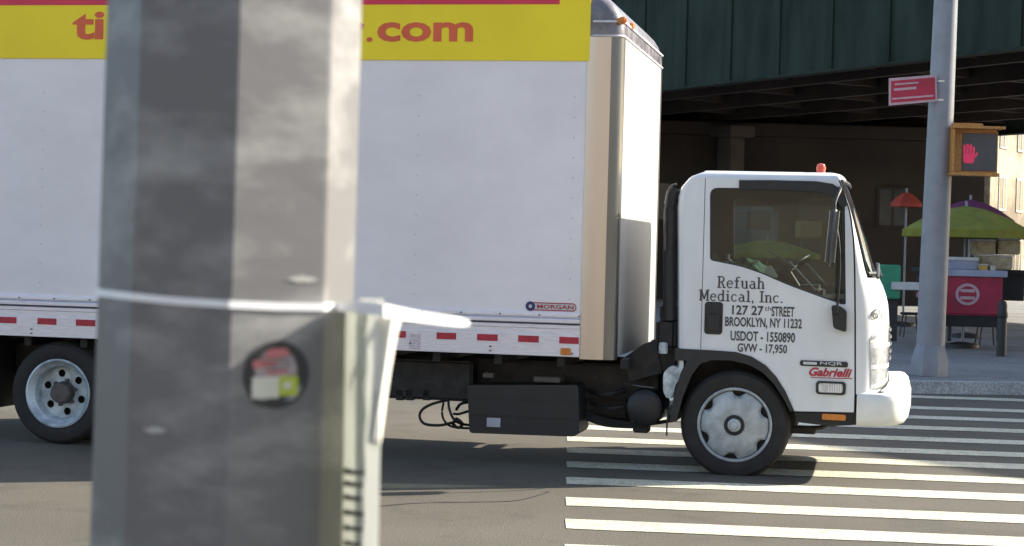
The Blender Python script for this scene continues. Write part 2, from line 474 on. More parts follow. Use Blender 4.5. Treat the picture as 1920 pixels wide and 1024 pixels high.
# fender lip and mud guard
bm = bmesh.new()
lip = [(1266, 653)] + [(x, y - 1) for x, y in arch[1:]] + [(1482, 772), (1468, 745), (1450, 718), (1430, 698), (1405, 684), (1372, 676), (1335, 675), (1312, 683), (1296, 705), (1280, 745), (1268, 790), (1256, 790), (1262, 750), (1276, 700), (1288, 676), (1266, 676)]
plate(bm, Tp(lip), [], -0.012, 0.35)
plate(bm, Tp(lip), [], WCAB - 0.35, WCAB + 0.012)
link_split('fender', bm, m_black, truck)

# lettering on the door
def px_text(bm, s, x0, x1, yt, yb, y=-0.003, **k):
    xm = (x0 + x1) / 2
    text_fit(bm, s, T(x0, yt)[0], T(x1, yt)[0], T(xm, yb)[1], T(xm, yt)[1], y, **k)
# stroke letters with slab serifs for the two title lines (unit cell 0..1 high, x widths vary)
def slab_text(bm, s, x0, x1, yt, yb, y=-0.003):
    S = []
    def st(x, z0, z1, w=0.15): S.append([(x - w / 2, z0), (x + w / 2, z0), (x + w / 2, z1), (x - w / 2, z1)])
    def hb(xa, xb, z, h=0.085): S.append([(xa, z - h / 2), (xb, z - h / 2), (xb, z + h / 2), (xa, z + h / 2)])
    def arc(cx, cz, rx, rz, a0, a1, w=0.12):
        n = 10; o = []; i = []
        for k in range(n + 1):
            t = R(a0 + (a1 - a0) * k / n); o.append((cx + rx * math.cos(t), cz + rz * math.sin(t))); i.append((cx + (rx - w) * math.cos(t), cz + (rz - 0.09) * math.sin(t)))
        for k in range(n): S.append([i[k], o[k], o[k + 1], i[k + 1]])
    def diag(xa, za, xb, zb, w=0.13): S.append([(xa - w / 2, za), (xa + w / 2, za), (xb + w / 2, zb), (xb - w / 2, zb)])
    X = 0
    for ch in s:
        n0 = len(S); wd = 0.62
        if ch == 'R':
            st(.18, 0, 1); hb(0, .36, .04); hb(0, .4, .96); arc(.36, .74, .28, .26, -90, 90); hb(.18, .4, .50); diag(.40, .5, .62, .02); hb(.5, .76, .04); wd = .82
        elif ch == 'M':
            st(.16, 0, 1); st(.78, 0, 1); hb(0, .32, .04); hb(.62, .94, .04); hb(0, .2, .96); hb(.74, .94, .96); diag(.47, .12, .2, 1); diag(.47, .12, .74, 1); wd = 1.0
        elif ch == 'I': st(.2, 0, 1); hb(0, .4, .04); hb(0, .4, .96); wd = .48
        elif ch == 'l': st(.2, 0, 1); hb(0, .4, .04); hb(.04, .2, .96); wd = .48
        elif ch == 'i': st(.2, 0, .66); hb(0, .4, .04); hb(.04, .2, .62); st(.2, .82, .97); wd = .48
        elif ch == 'e': arc(.3, .33, .3, .35, 20, 320); hb(.08, .56, .36); wd = .68
        elif ch == 'c': arc(.3, .33, .3, .35, 40, 320); wd = .66
        elif ch == 'f': st(.2, 0, .8); hb(0, .42, .04); hb(0, .42, .62); arc(.36, .78, .24, .22, 40, 180); wd = .56
        elif ch == 'u': st(.14, .2, .66); arc(.32, .24, .25, .26, 180, 300); st(.5, 0, .66); hb(0, .14, .62); hb(.38, .5, .62); hb(.5, .64, .04); wd = .72
        elif ch == 'a': arc(.27, .2, .25, .22, 60, 360); arc(.28, .48, .22, .2, 0, 150); st(.46, .04, .5); hb(.46, .62, .04); wd = .70
        elif ch == 'h': st(.14, 0, 1); hb(0, .28, .04); hb(0, .14, .96); arc(.34, .42, .22, .26, 0, 140); st(.5, 0, .45); hb(.38, .64, .04); wd = .72
        elif ch == 'n': st(.14, 0, .66); hb(0, .28, .04); hb(0, .14, .62); arc(.34, .42, .22, .26, 0, 140); st(.5, 0, .45); hb(.38, .64, .04); wd = .72
        elif ch == 'd': arc(.28, .33, .27, .35, 40, 320); st(.5, 0, 1); hb(.36, .5, .96); hb(.5, .64, .04); wd = .72
        elif ch == '.': st(.12, 0, .14, .14); wd = .3
        elif ch == ',': st(.12, -.1, .14, .12); wd = .3
        elif ch == ' ': wd = .42
        for q in S[n0:]:
            for k in range(len(q)): q[k] = (q[k][0] + X, q[k][1])
        X += wd
    ua, ub = T(x0, yt)[0], T(x1, yt)[0]; za, zb = T((x0 + x1) / 2, yb)[1], T((x0 + x1) / 2, yt)[1]
    for i, q in enumerate(S):
        vs = [bm.verts.new((ua + p[0] / X * (ub - ua), y - 0.00008 * (i % 9), za + p[1] * (zb - za))) for p in q]
        f = bm.faces.new(vs); f.normal_update()
        if f.normal.y > 0: f.normal_flip()
bm = bmesh.new()
slab_text(bm, 'Refuah', 1345, 1436, 519, 541)
slab_text(bm, 'Medical, Inc.', 1311, 1470, 545, 566)
px_text(bm, '127 27', 1373, 1432, 573, 591, bold=.022)
px_text(bm, 'th', 1434, 1446, 574, 583)
px_text(bm, 'STREET', 1447, 1490, 575, 594, bold=.022)
px_text(bm, 'BROOKLYN, NY 11232', 1360, 1504, 596, 617, bold=.022)
px_text(bm, 'USDOT - 1550890', 1370, 1491, 622, 641, bold=.022)
px_text(bm, 'GVW - 17,950', 1383, 1476, 645, 664, bold=.022)
link('lettering', bm, m_text, door)

# badges by the front of the door
bm = bmesh.new()
plate(bm, rrect(T(1500, 680)[0], T(1590, 680)[0], T(1545, 687.5)[1], T(1545, 677)[1], 0.014), [], -0.008, -0.001, 0)
plate(bm, rrect(T(1506, 680)[0], T(1532, 680)[0], T(1545, 684.5)[1], T(1545, 679.5)[1], 0.006), [], -0.010, None, 1)
px_text(bm, 'NQR', 1538, 1580, 678.5, 685.5, -0.0105, bold=0.01, mi=1)
link('badge', bm, [m_black, m_refw], door)
bm = bmesh.new()
px_text(bm, 'Gabrielli', 1517, 1598, 690, 706.5, -0.004, bold=0.035, shear=0.35)
plate(bm, [T(1520, 708.4), T(1598, 711), T(1598, 709.4), T(1520, 707)], [], -0.004, None)
link('dealer_badge', bm, m_red, door)
# side marker lamp
bm = bmesh.new()
plate(bm, rrect(T(1530, 725)[0], T(1586, 725)[0], T(1558, 740)[1], T(1558, 715)[1], 0.025), [], -0.014, -0.001, 0)
plate(bm, rrect(T(1535, 725)[0], T(1580, 725)[0], T(1558, 736)[1], T(1558, 719)[1], 0.015), [], -0.018, -0.0145, 1)
for k in range(8):
    u = T(1553 + 3.2 * k, 725)[0]
    box(bm, u, u + 0.004, -0.021, -0.018, T(1558, 735)[1], T(1558, 720)[1], 0, 2)
link('side_marker', bm, [m_black, m_lens, m_rail], door, 30)
# mirror stay cover
bm = bmesh.new()
plate(bm, round_poly(Tp([(1559, 572), (1574, 573), (1588, 583), (1587, 623), (1563, 615)]), 0.02), [], -0.06, -0.001)
link('mirror_bracket', bm, m_black, door)
# outside mirror, held ahead of the door glass
bm = bmesh.new()
a = T(1566, 592); b = T(1572, 480, -.25); c = T(1560, 388, -.25); d = T(1574, 352)
tube(bm, smooth_path([(d[0], -0.01, d[1]), (d[0] + .01, -.16, d[1] - .02), (c[0] + .02, -.25, c[1] + .02), (c[0] + .03, -.26, c[1] - .1)], 6), 0.011, 8)
tube(bm, smooth_path([(a[0], -0.04, a[1]), (a[0] + .02, -.18, a[1] + .1), (b[0] + .01, -.26, b[1]), (c[0] + .03, -.26, c[1] - .1)], 6), 0.009, 8)
arm = link('mirror_arm', bm, m_black, truck, 40)
bm = bmesh.new()
Mx = Matrix.Translation((T(1562, 440, -.25)[0], -0.27, T(1562, 445, -.25)[1])) @ Matrix.Rotation(R(4), 4, 'Y')
box(bm, -0.035, 0.03, -0.10, 0.09, -0.21, 0.22, 0.028, 0, Mx)
box(bm, -0.038, -0.0352, -0.075, 0.065, -0.18, 0.19, 0.001, 1, Mx)
link('mirror', bm, [m_mirror, m_steel], arm, 40)
# roof beacon
bm = bmesh.new(); a = T(1539, 333, .15)
lathe_z(bm, [(0, a[1] - .01), (.042, a[1] - .01), (.042, a[1] + .02), (.03, a[1] + .045), (.036, a[1] + .07), (.026, a[1] + .098), (0, a[1] + .105)], a[0], .15, 16)
box(bm, a[0] - .03, a[0] + .07, .11, .19, a[1] - .03, a[1] + .012, .01)
link('roof_beacon', bm, m_beacon, truck, 40)
# clearance lamps across the roof front
for yy in (0.75, 1.0, 1.25):
    bm = bmesh.new(); box(bm, a[0] - .05, a[0] + .05, yy - .04, yy + .04, ZTOP - .01, ZTOP + .015, .012)
    link('clearance_lamp', bm, m_orange, truck, 40)

# headlight wrapping the corner (both sides)
def headlight(mirror):
    bm = bmesh.new(); zt = T(1650, 606)[1]; zb_ = T(1650, 733)[1]; n = 16; cols = [0.03, 0.055, 0.085, 0.12, 0.16, 0.2, 0.25, 0.31, 0.38, 0.46]
    rings = []
    for i in range(n + 1):
        z = zb_ + (zt - zb_) * i / n; k = i / n
        y0 = 0.035 + 0.02 * (1 - k) + max(0, (k - .72) / .28) ** 2 * 0.18
        row = []
        for c in cols:
            y = y0 + (c - 0.03) * (0.46 - y0) / 0.43
            yy = WCAB - y if mirror else y
            row.append(bm.verts.new((cabpt(z, yy) + (0.0 if (i in (0, n) or c == cols[0]) else 0.014), yy - (0 if mirror else 0.004), z)))
        rings.append(row)
    for i in range(n):
        for k in range(len(cols) - 1):
            f = bm.faces.new((rings[i][k], rings[i][k + 1], rings[i + 1][k + 1], rings[i + 1][k]))
            if i in (5, 10): f.material_index = 1
            
    bmesh.ops.recalc_face_normals(bm, faces=bm.faces)
    link('headlight', bm, [m_lens, m_rail, m_orange], truck, 50)
headlight(False); headlight(True)
# grille on the nose
bm = bmesh.new()
zc = T(1650, 655)[1]
for k in range(5):
    z = zc - .11 + .055 * k
    tube(bm, [(cabpt(z, y) + .004, y, z) for y in [0.55 + 0.9 * j / 12 for j in range(13)]], 0.013, 6)
link('grille', bm, m_black, truck, 40)
# fleet number on the nose corner
bm = bmesh.new()
t = text_mesh('61', 0.01)
xs = [v.co.x for v in t.verts]; yv = [v.co.y for v in t.verts]
z0, z1 = T(1645, 599)[1], T(1645, 579)[1]
bmesh.ops.subdivide_edges(t, edges=t.edges, cuts=1)
for v in t.verts:
    y = 0.05 + (v.co.x - min(xs)) / (max(xs) - min(xs)) * 0.13; z = z0 + (v.co.y - min(yv)) / (max(yv) - min(yv)) * (z1 - z0)
    v.co = Vector((cabpt(z, y) + 0.006, y - 0.004, z))
merge(bm, t); link('fleet_number', bm, m_text, truck)

# bumper
def bumper():
    bm = bmesh.new(); path = []
    u0 = T(1606, 770)[0]; u1 = T(1655, 770)[0]; u2 = T(1703, 760, 0.9)[0]
    ry = 0.34
    path.append((u0, -0.02, 0)); path.append(((u0 + u1) / 2, -0.02, 0))
    for k in range(11):
        a = R(90 * k / 10); path.append((u1 + (u2 - u1) * math.sin(a), -0.02 + ry * (1 - math.cos(a)), k / 10))
    for y in (0.5, 0.75): path.append((u2 + 0.01, y, 1))
    full = path + [(u2 + 0.012, 1.0, 1)] + [(u, WCAB - y, k) for u, y, k in reversed(path)]
    zb_, zt0, zt1 = T(1650, 800)[1], T(1650, 738)[1], T(1680, 712, .6)[1]
    rings = []
    for i, (u, y, k) in enumerate(full):
        a = full[max(0, i - 1)]; b = full[min(len(full) - 1, i + 1)]
        d = Vector((b[0] - a[0], b[1] - a[1])).normalized(); nx, ny = d.y, -d.x
        zt = zt0 + (zt1 - zt0) * (k ** 1.3)
        prof = [(-.16, zt - .005), (-.07, zt), (-.03, zt - .008), (-.008, zt - .03), (0, zt - .07), (0, (zt + zb_) / 2 - .03), (-.012, zb_ + .05), (-.035, zb_ + .015), (-.07, zb_), (-.16, zb_)]
        rings.append([bm.verts.new((u + nx * o * (1 if k > .05 else .6), y + ny * o * (1 if k > .05 else .6), z)) for o, z in prof])
    for a, b in zip(rings, rings[1:]):
        for k in range(len(a) - 1): bm.faces.new((a[k], a[k + 1], b[k + 1], b[k]))
    bm.faces.new(rings[0]); bm.faces.new(rings[-1])
    bmesh.ops.recalc_face_normals(bm, faces=bm.faces)
    return link('bumper', bm, m_bump, truck, 40)
bumper()
# fog light slots and plate on the bumper
bm = bmesh.new(); u = T(1703, 760, 0.9)[0]
box(bm, u + .0, u + .02, .85, 1.15, .5, .64, .004); link('number_plate', bm, m_refw, truck)
# firewall / floor under the cab
bm = bmesh.new()
ur, zr = T(1272, 655); 
box(bm, T(1495, 700)[0], T(1640, 700)[0], .05, WCAB - .05, .45, T(1500, 739)[1], .01)
box(bm, ur - .02, T(1470, 650)[0], .34, WCAB - .34, .42, T(1300, 640)[1], .01)
link('floor_pan', bm, m_chassis, truck)
# seats, dash, steering wheel
bm = bmesh.new()
for yy in (0.2, 1.25):
    sx = ur + .12
    box(bm, sx + .1, sx + .6, yy, yy + .52, zr + .02, zr + .32, .06)
    box(bm, sx, sx + .16, yy, yy + .52, zr + .25, zr + .72, .06)
link_split('seat', bm, m_seat, truck, 40)
bm = bmesh.new(); dz = T(1560, 560, 1)[1]
du = T(1590, 560, 1)[0]
box(bm, du - .32, du + .05, .06, WCAB - .06, dz - .45, dz + .02, .05)
box(bm, du - .42, du - .2, 1.15, 1.75, dz - .1, dz + .10, .04)
link('dashboard', bm, m_dash, truck, 40)
bm = bmesh.new(); c = Vector((*T(1475, 500, 1.45)[:1], 1.45, T(1475, 505, 1.45)[1])); 
ax = Vector((-.55, 0, .83)).normalized(); e1 = Vector((0, 1, 0)); e2 = ax.cross(e1)
tube(bm, [c + (e1 * math.cos(2 * math.pi * k / 28) + e2 * math.sin(2 * math.pi * k / 28)) * .21 for k in range(29)], .014, 8)
for an in (90, 210, 330):
    tube(bm, [c - ax * .03, c + (e1 * math.cos(R(an)) + e2 * math.sin(R(an))) * .2], .012, 6)
tube(bm, [c, c - ax * .5], .025, 8)
link('steering_wheel', bm, m_black, truck, 40)
# things left on the dash and a grab handle
bm = bmesh.new()
a = T(1430, 522, .45); b = T(1455, 500, .45)
plate(bm, round_poly([a, T(1436, 500, .45), T(1446, 497, .45), T(1460, 520, .45)], .02), [], .45, .46)
link('paper_on_seat', bm, m_refw, truck)
bm = bmesh.new()
a = T(1480, 490, .7); b = T(1530, 545, .7); tube(bm, [(a[0], .7, a[1]), (b[0], .7, b[1])], .008, 6)
a = T(1440, 470, .9); b = T(1490, 500, .9); tube(bm, [(a[0], .9, a[1]), (b[0], .9, b[1])], .007, 6)
link_split('gear_lever', bm, m_steel, truck, 40)
bm = bmesh.new(); a = T(1402, 494, .6)
bmesh.ops.create_icosphere(bm, subdivisions=3, radius=1)
from mathutils import noise as mnoise
for v in bm.verts:
    q = v.co.copy(); k = 1 + .45 * mnoise.noise(q * 2.1) + .25 * mnoise.noise(q * 5)
    v.co = Vector((a[0] + q.x * .14 * k, .62 + q.y * .12 * k, a[1] - .05 + q.z * .085 * k))
link('crumpled_cloth', bm, mat('green cloth', (.03, .09, .06), .9, 0, .5, 14, col2=(.10, .22, .16)), truck, 60)

# air intake behind the cab
bm = bmesh.new()
a = [T(x, y, .12) for x, y in ((1256, 600), (1256, 500), (1257, 420), (1259, 375), (1266, 352))]
tube(bm, smooth_path([(u, .12, z) for u, z in a], 5), [.052] * 15 + [.05] * 3 + [.045, .04, .035], 12)
link('air_intake', bm, m_black, truck, 50)
bm = bmesh.new()
a = [T(x, y, .05) for x, y in ((1247, 470), (1247, 420), (1249, 380), (1256, 352), (1268, 345))]
tube(bm, smooth_path([(u, .06, z) for u, z in a], 5), .009, 8)
link('pipe', bm, m_hub, truck, 50)
bm = bmesh.new()
def pbox(x0, y0, x1, y1, ya, yb, bev=.01, mi=0):
    u0, z0 = T(x0, y1, ya); u1, z1 = T(x1, y0, ya); box(bm, u0, u1, ya, yb, z0, z1, bev, mi)
pbox(1228, 598, 1268, 655, .08, .6, .03)
pbox(1236, 570, 1266, 602, .12, .5, .02)
pbox(1214, 640, 1272, 700, .15, 1.7, .02)
link('engine_bay_housing', bm, m_chassis, truck, 40)
bm = bmesh.new(); a = T(1243, 663, .05); b = T(1243, 641, .05)
lathe_z(bm, [(0, a[1]), (.034, a[1]), (.036, a[1] + .05), (.030, b[1] - .008), (0, b[1])], a[0], .06, 16)
link('filler_cap', bm, m_bottle, truck, 40)
bm = bmesh.new()
bo = round_poly(Tp([(1243, 700), (1256, 686), (1273, 688), (1277, 705), (1266, 722), (1262, 744), (1250, 748), (1243, 735)], .02), .03)
plate(bm, bo, [], .03, .14)
bt = link('washer_bottle', bm, m_bottle, truck)
bv = bt.modifiers.new('bevel', 'BEVEL'); bv.width = .015; bv.segments = 3; bv.angle_limit = R(40)

# ---- chassis
bm = bmesh.new()
U_R = T(-330, 700)[0]
ybt = -0.0
z_b = T(900, 664, -.2)[1]
for yy in (.45, 1.45):
    box(bm, U_R + .3, .9, yy, yy + .08, z_b - .31, z_b - .08, .004)
for k in range(14):
    u = U_R + .4 + k * .48
    box(bm, u, u + .06, -.12, 2.1, z_b - .075, z_b - .002, .003)
box(bm, U_R + .2, -.62, .30, .42, z_b - .34, z_b - .08, .006)
box(bm, T(690, 700)[0], T(880, 700)[0], .1, .5, T(780, 749, .1)[1], z_b - .08, .02)
link_split('frame_rail', bm, m_chassis, truck)
bm = bmesh.new()
for x, r_ in ((700, .02), (742, .015), (760, .022), (792, .018)):
    a = T(x, 742, .1); box(bm, a[0], a[0] + .06, .1, .2, a[1] - .035, a[1] + .05, .004)
pbox(1090, 700, 1180, 780, .35, .8, .02); pbox(1100, 735, 1190, 790, .45, 1.0, .03)
link_split('gearbox', bm, m_chassis, truck)
# battery / tank box
bm = bmesh.new()
tk = round_poly(Tp([(876, 722), (1084, 722), (1086, 812), (1076, 819), (880, 812)], -.02), .03)
plate(bm, tk, [], -.02, .42)
for y in (745, 777):
    a = T(880, y, -.02); b = T(1082, y + 3, -.02); box(bm, a[0], b[0], -.026, -.021, a[1] - .006, a[1] + .003, .001)
tkx = link('battery_box', bm, m_tank, truck)
bm = bmesh.new(); a = T(913, 800, -.02); b = T(939, 784, -.02); box(bm, a[0], b[0], -.030, -.027, a[1], b[1], .001)
link('box_label', bm, m_lab, tkx)
bm = bmesh.new(); pbox(1000, 708, 1050, 716, -.01, .2, .006); pbox(905, 700, 925, 708, -.01, .2, .004)
link_split('box_strap', bm, m_hub, truck)
# hoses
bm = bmesh.new()
def hose(pts, r, off=.05):
    tube(bm, smooth_path([(T(x, y, off)[0], off + dy, T(x, y, off)[1]) for x, y, dy in pts], 6), r, 8)
hose([(835, 752, .1), (812, 757, 0), (792, 768, 0), (787, 782, 0), (797, 795, 0), (825, 798, .03), (850, 792, .1)], .011)
hose([(838, 748, .05), (842, 765, 0), (850, 785, 0), (862, 795, .03), (880, 800, .1)], .010)
hose([(826, 757, .1), (823, 775, .1), (828, 792, .1), (845, 803, .1), (890, 806, .1)], .009)
hose([(850, 770, .1), (862, 758, .05), (880, 755, .1)], .012)
hose([(845, 778, .1), (862, 776, 0), (882, 770, .1)], .010)
hose([(800, 745, .1), (835, 750, .1), (880, 752, .1)], .014)
hose([(848, 788, .1), (858, 786, 0), (866, 796, .02), (855, 803, .05), (842, 795, .1)], .012)
link('hoses', bm, m_chassis, truck, 50)
# round air tank, leaf spring, linkages ahead of the battery box
bm = bmesh.new()
c = T(1212, 762, .25)
lathe_y(bm, [(0, .12), (.10, .12), (.135, .14), (.145, .18), (.145, .55), (0, .57)], c[0], c[1], 24)
link('air_tank', bm, m_tank, truck, 40)
bm = bmesh.new()
for k in range(4):
    hose([(1088, 778 + 4 * k, .25), (1120, 790 + 4 * k, .25), (1160, 797 + 3 * k, .25), (1200, 800 + k * 2, .25), (1262, 792 + k, .25)][:5 - (k // 2)], .012, .0)
hose([(1095, 735, .2), (1130, 742, .1), (1165, 735, .2)], .02, .05)
hose([(1100, 760, .2), (1140, 768, .1), (1190, 760, .2)], .016, .05)
hose([(1170, 720, .0), (1200, 724, .0), (1228, 728, .0)], .010, .05)
a = T(1200, 806, .3); box(bm, a[0] - .05, a[0] + .07, .25, .4, a[1] - .02, a[1] + .08, .01)
a = T(1250, 812, .1); box(bm, a[0] - .006, a[0] + .006, .1, .11, a[1] - .02, a[1] + .1, 0)
hose([(1262, 760, 0), (1256, 775, 0), (1254, 790, 0)], .018, .05)
link('leaf_spring', bm, m_chassis, truck, 40)
bm = bmesh.new(); hose([(1186, 722, 0), (1205, 725, 0), (1225, 727, 0)], .006, .035)
hose([(1248, 768, 0), (1248, 778, 0)], .005, .03); hose([(1257, 768, 0), (1257, 778, 0)], .005, .03)
link_split('brake_pipe', bm, m_hub, truck, 40)
bm = bmesh.new(); a = T(1123, 716, .2); b = T(1148, 703, .2); box(bm, a[0], b[0], .33, .345, a[1], b[1], .002)
link('frame_label', bm, m_yl, truck)
# diagonal gusset under the box front
bm = bmesh.new()
plate(bm, Tp([(1168, 672), (1206, 645), (1230, 640), (1240, 700), (1180, 715)], .1), [], .12, .5)
link('gusset', bm, m_chassis, truck)

# ---- wheels
def wheel(name, cx, cz, yf, rt_, rr__, rear=False, mirror=False, w=.225):
    S = -1 if mirror else 1
    def Y(v): return yf + S * v
    wroot = None
    prof = [(rr__, Y(.03)), (rr__ + .012, Y(.012)), (rr__ + .03, Y(.004)), (rt_ - .07, Y(0)), (rt_ - .03, Y(.008)), (rt_ - .008, Y(.03)), (rt_, Y(.06)), (rt_, Y(w - .05)), (rt_ - .02, Y(w - .01)), (rt_ - .06, Y(w)), (rr__, Y(w - .02))]
    bm = bmesh.new(); lathe_y(bm, prof, cx, cz, 72)
    for k in (.33, .5, .67):      # tread grooves read as ribs
        lathe_y(bm, [(rt_ - .002, Y(w * k)), (rt_ + .004, Y(w * k + .01)), (rt_ + .004, Y(w * k + .02)), (rt_ - .002, Y(w * k + .03))], cx, cz, 72)
    bmesh.ops.recalc_face_normals(bm, faces=bm.faces)
    tyre = link('tyre', bm, m_rubber, None, 30)
    bm = bmesh.new()
    if not rear:
        lathe_y(bm, [(rr__ + .004, Y(.03)), (rr__ + .006, Y(.008)), (rr__ - .004, Y(.002)), (rr__ - .012, Y(.008)), (rr__ - .018, Y(.03))], cx, cz, 72)
        # dished face with six hand holes cut into its edge
        out = []; n = 120; Ro = rr__ - .022
        for k in range(n):
            a = 2 * math.pi * k / n; r = Ro
            d = min(abs((math.degrees(a) - h + 180) % 360 - 180) for h in (85, 145, 205, 265, 325, 25))
            if d < 11: r = Ro - .038 * math.cos(R(90 * d / 11)) ** 0.6
            out.append((r, a))
        rads = [.6, .9, 1.0]
        c = bm.verts.new((cx, Y(-.012), cz)); prev = None
        for q, (kk, yy) in enumerate(((.25, -.014), (.36, -.02), (.55, -.016), (.8, -.004), (.93, .008), (1.0, .022), (1.0, .045))):
            ring = [bm.verts.new((cx + r * kk * math.cos(a), Y(yy), cz + r * kk * math.sin(a))) if kk > .8 else bm.verts.new((cx + Ro * kk * math.cos(a), Y(yy), cz + Ro * kk * math.sin(a))) for r, a in out]
            if prev is None:
                for k in range(n): bm.faces.new((c, ring[k], ring[(k + 1) % n]))
            else:
                for k in range(n): bm.faces.new((prev[k], ring[k], ring[(k + 1) % n], prev[(k + 1) % n]))
            prev = ring
    else:
        lathe_y(bm, [(rr__ + .004, Y(.03)), (rr__ + .006, Y(.006)), (rr__ - .008, Y(.0)), (rr__ - .018, Y(.008)), (rr__ - .026, Y(.03)), (rr__ - .05, Y(.05)), (rr__ - .06, Y(.10)), (rr__ - .068, Y(.135))], cx, cz, 72)
        # dish with round hand holes
        Rd = rr__ - .066; hs = []
        for h in (40, 100, 160, 220, 280, 340):
            a = R(h); hs.append([(cx + (Rd * .76) * math.cos(a) + .031 * math.cos(t), cz + (Rd * .76) * math.sin(a) + .031 * math.sin(t)) for t in [2 * math.pi * j / 14 for j in range(14)]])
        o = [(cx + Rd * math.cos(2 * math.pi * k / 48), cz + Rd * math.sin(2 * math.pi * k / 48)) for k in range(48)]
        ctr = [(cx + .075 * math.cos(2 * math.pi * k / 24), cz + .075 * math.sin(2 * math.pi * k / 24)) for k in range(24)]
        plate(bm, o, hs + [ctr], Y(.13), Y(.142))
    bmesh.ops.recalc_face_normals(bm, faces=bm.faces)
    rim = link('rim', bm, m_rim2 if rear else m_rim, None, 35)
    bm = bmesh.new()
    if rear:
        lathe_y(bm, [(.095, Y(.14)), (.090, Y(.128)), (.084, Y(.05)), (.072, Y(.036)), (0, Y(.03))], cx, cz, 32)
        for k in range(6):
            a = R(15 + 60 * k); lathe_y(bm, [(.014, Y(.13)), (.014, Y(.10)), (0, Y(.098))], cx + .1 * math.cos(a), cz + .1 * math.sin(a), 8)
    else:
        lathe_y(bm, [(.078, Y(-.012)), (.076, Y(-.024)), (.066, Y(-.028)), (.052, Y(-.02))], cx, cz, 40)
    bmesh.ops.recalc_face_normals(bm, faces=bm.faces)
    hub = link('hub', bm, m_hub if rear else m_black, None, 35)
    bm = bmesh.new()
    if not rear:
        lathe_y(bm, [(.052, Y(-.018)), (.046, Y(-.034)), (.030, Y(-.038)), (.026, Y(-.05)), (0, Y(-.052))], cx, cz, 32)
        bmesh.ops.recalc_face_normals(bm, faces=bm.faces)
        link('hub_cap', bm, m_rim, tyre, 35)
    # brake drum seen through the holes
    lathe_y(bm2 := bmesh.new(), [(0, Y(.07)), (rr__ + .0, Y(.07)), (rr__ + .0, Y(.2)), (0, Y(.2))] if not rear else [(0, Y(.2)), (rr__ - .08, Y(.2)), (rr__ - .08, Y(.3)), (0, Y(.3))], cx, cz, 32)
    if rear: bm.free()
    dr = link('brake_drum', bm2, m_chassis, None, 35)
    w_ = empty('wheel', (0, 0, 0)); w_.parent = truck
    for o in (tyre, rim, hub, dr): o.parent = w_
    for o in COL.objects:
        if o.parent == tyre: o.parent = w_
u_r, z_rc = T(107, 757, -.17)
RT = .405
wheel('w', 0.0 + T(1377, 797, .03)[0], T(1377, 797, .03)[1], .03, RT, .272)
wheel('w', T(1377, 797, .03)[0], T(1377, 797, .03)[1], WCAB - .03, RT, .272, mirror=True)
wheel('w', u_r, RT, -.17, RT, .268, rear=True)
wheel('w', u_r, RT, .13, RT, .268, rear=True)
wheel('w', u_r, RT, WCAB + .10, RT, .268, rear=True, mirror=True)
wheel('w', u_r, RT, WCAB - .19, RT, .268, rear=True, mirror=True)
bm = bmesh.new()
tube(bm, [(u_r, .1, RT), (u_r, WCAB - .1, RT)], .07, 12); tube(bm, [(u_r, .95, RT), (u_r, 1.05, RT)], [.16, .16], 16)
tube(bm, [(T(1377, 797)[0], .1, RT - .08), (T(1377, 797)[0], WCAB - .1, RT - .08)], .05, 12)
link_split('axle', bm, m_chassis, truck, 40)
bm = bmesh.new()          # rear springs and mud flaps
box(bm, u_r - .6, u_r + .6, .42, .5, RT + .12, RT + .22, .02)
box(bm, u_r - .62, u_r - .6, -.05, .42, .25, z_b - .05, .003)
link_split('mud_flap', bm, m_black, truck)
bm = bmesh.new()
box(bm, u_r + .45, u_r + .9, .05, .4, RT + .05, z_b - .08, .03)
box(bm, U_R + .2, U_R + 1.0, .1, 1.9, z_b - .30, z_b - .08, .01)
link_split('rear_equipment_box', bm, m_chassis, truck)

# ---- cargo box
YB0, YB1 = -0.20, 2.20
UF = T(1238, 300, YB1)[0]
US = T(1140, 400, YB0)[0]
RC = min(.19, UF - US)
UP = T(1094, 400, YB0)[0]
ZBOX = (T(0, 630, YB0)[1] + T(1090, 669, YB0)[1]) / 2
ZRAIL = (T(0, 551, YB0)[1] + T(1080, 586, YB0)[1]) / 2
ZCAP = T(1175, 67, YB0)[1]
ZT = ZCAP + .33
def planpath(y0off=0.0, fo=0.0, ur=None, rc=None):
    ur = U_R if ur is None else ur; rc = RC if rc is None else rc
    pts = [(ur, YB0 - y0off)]
    for k in range(9):
        a = R(90 * k / 8); pts.append((UF + fo - rc + (rc) * math.sin(a), YB0 - y0off + rc * (1 - math.cos(a))))
    for k in range(9):
        a = R(90 - 90 * k / 8); pts.append((UF + fo - rc + rc * math.sin(a), YB1 + y0off - rc * (1 - math.cos(a))))
    pts.append((ur, YB1 + y0off)); return pts
bm = bmesh.new()
pl = planpath()
lo = [bm.verts.new((u, y, ZBOX + .01)) for u, y in pl]; hi = [bm.verts.new((u, y, ZCAP)) for u, y in pl]; n = len(pl)
for k in range(n):
    f = bm.faces.new((lo[k], lo[(k + 1) % n], hi[(k + 1) % n], hi[k]))
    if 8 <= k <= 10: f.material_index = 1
bm.faces.new(list(reversed(lo))); bm.faces.new(hi)
bmesh.ops.recalc_face_normals(bm, faces=bm.faces)
for x in (-60, 80, 320, 560, 783, 1075):
    u = T(x, 300, YB0)[0]
    z = ZRAIL + .1
    while z < ZCAP - .4:
        box(bm, u - .004, u + .004, YB0 - .003, YB0 + .001, z - .004, z + .004, 0, 2); z += .15
cargo = link('cargo_box', bm, [m_frp, m_front, mat('rivet grey', (.45, .45, .48), .5)], truck, 30)
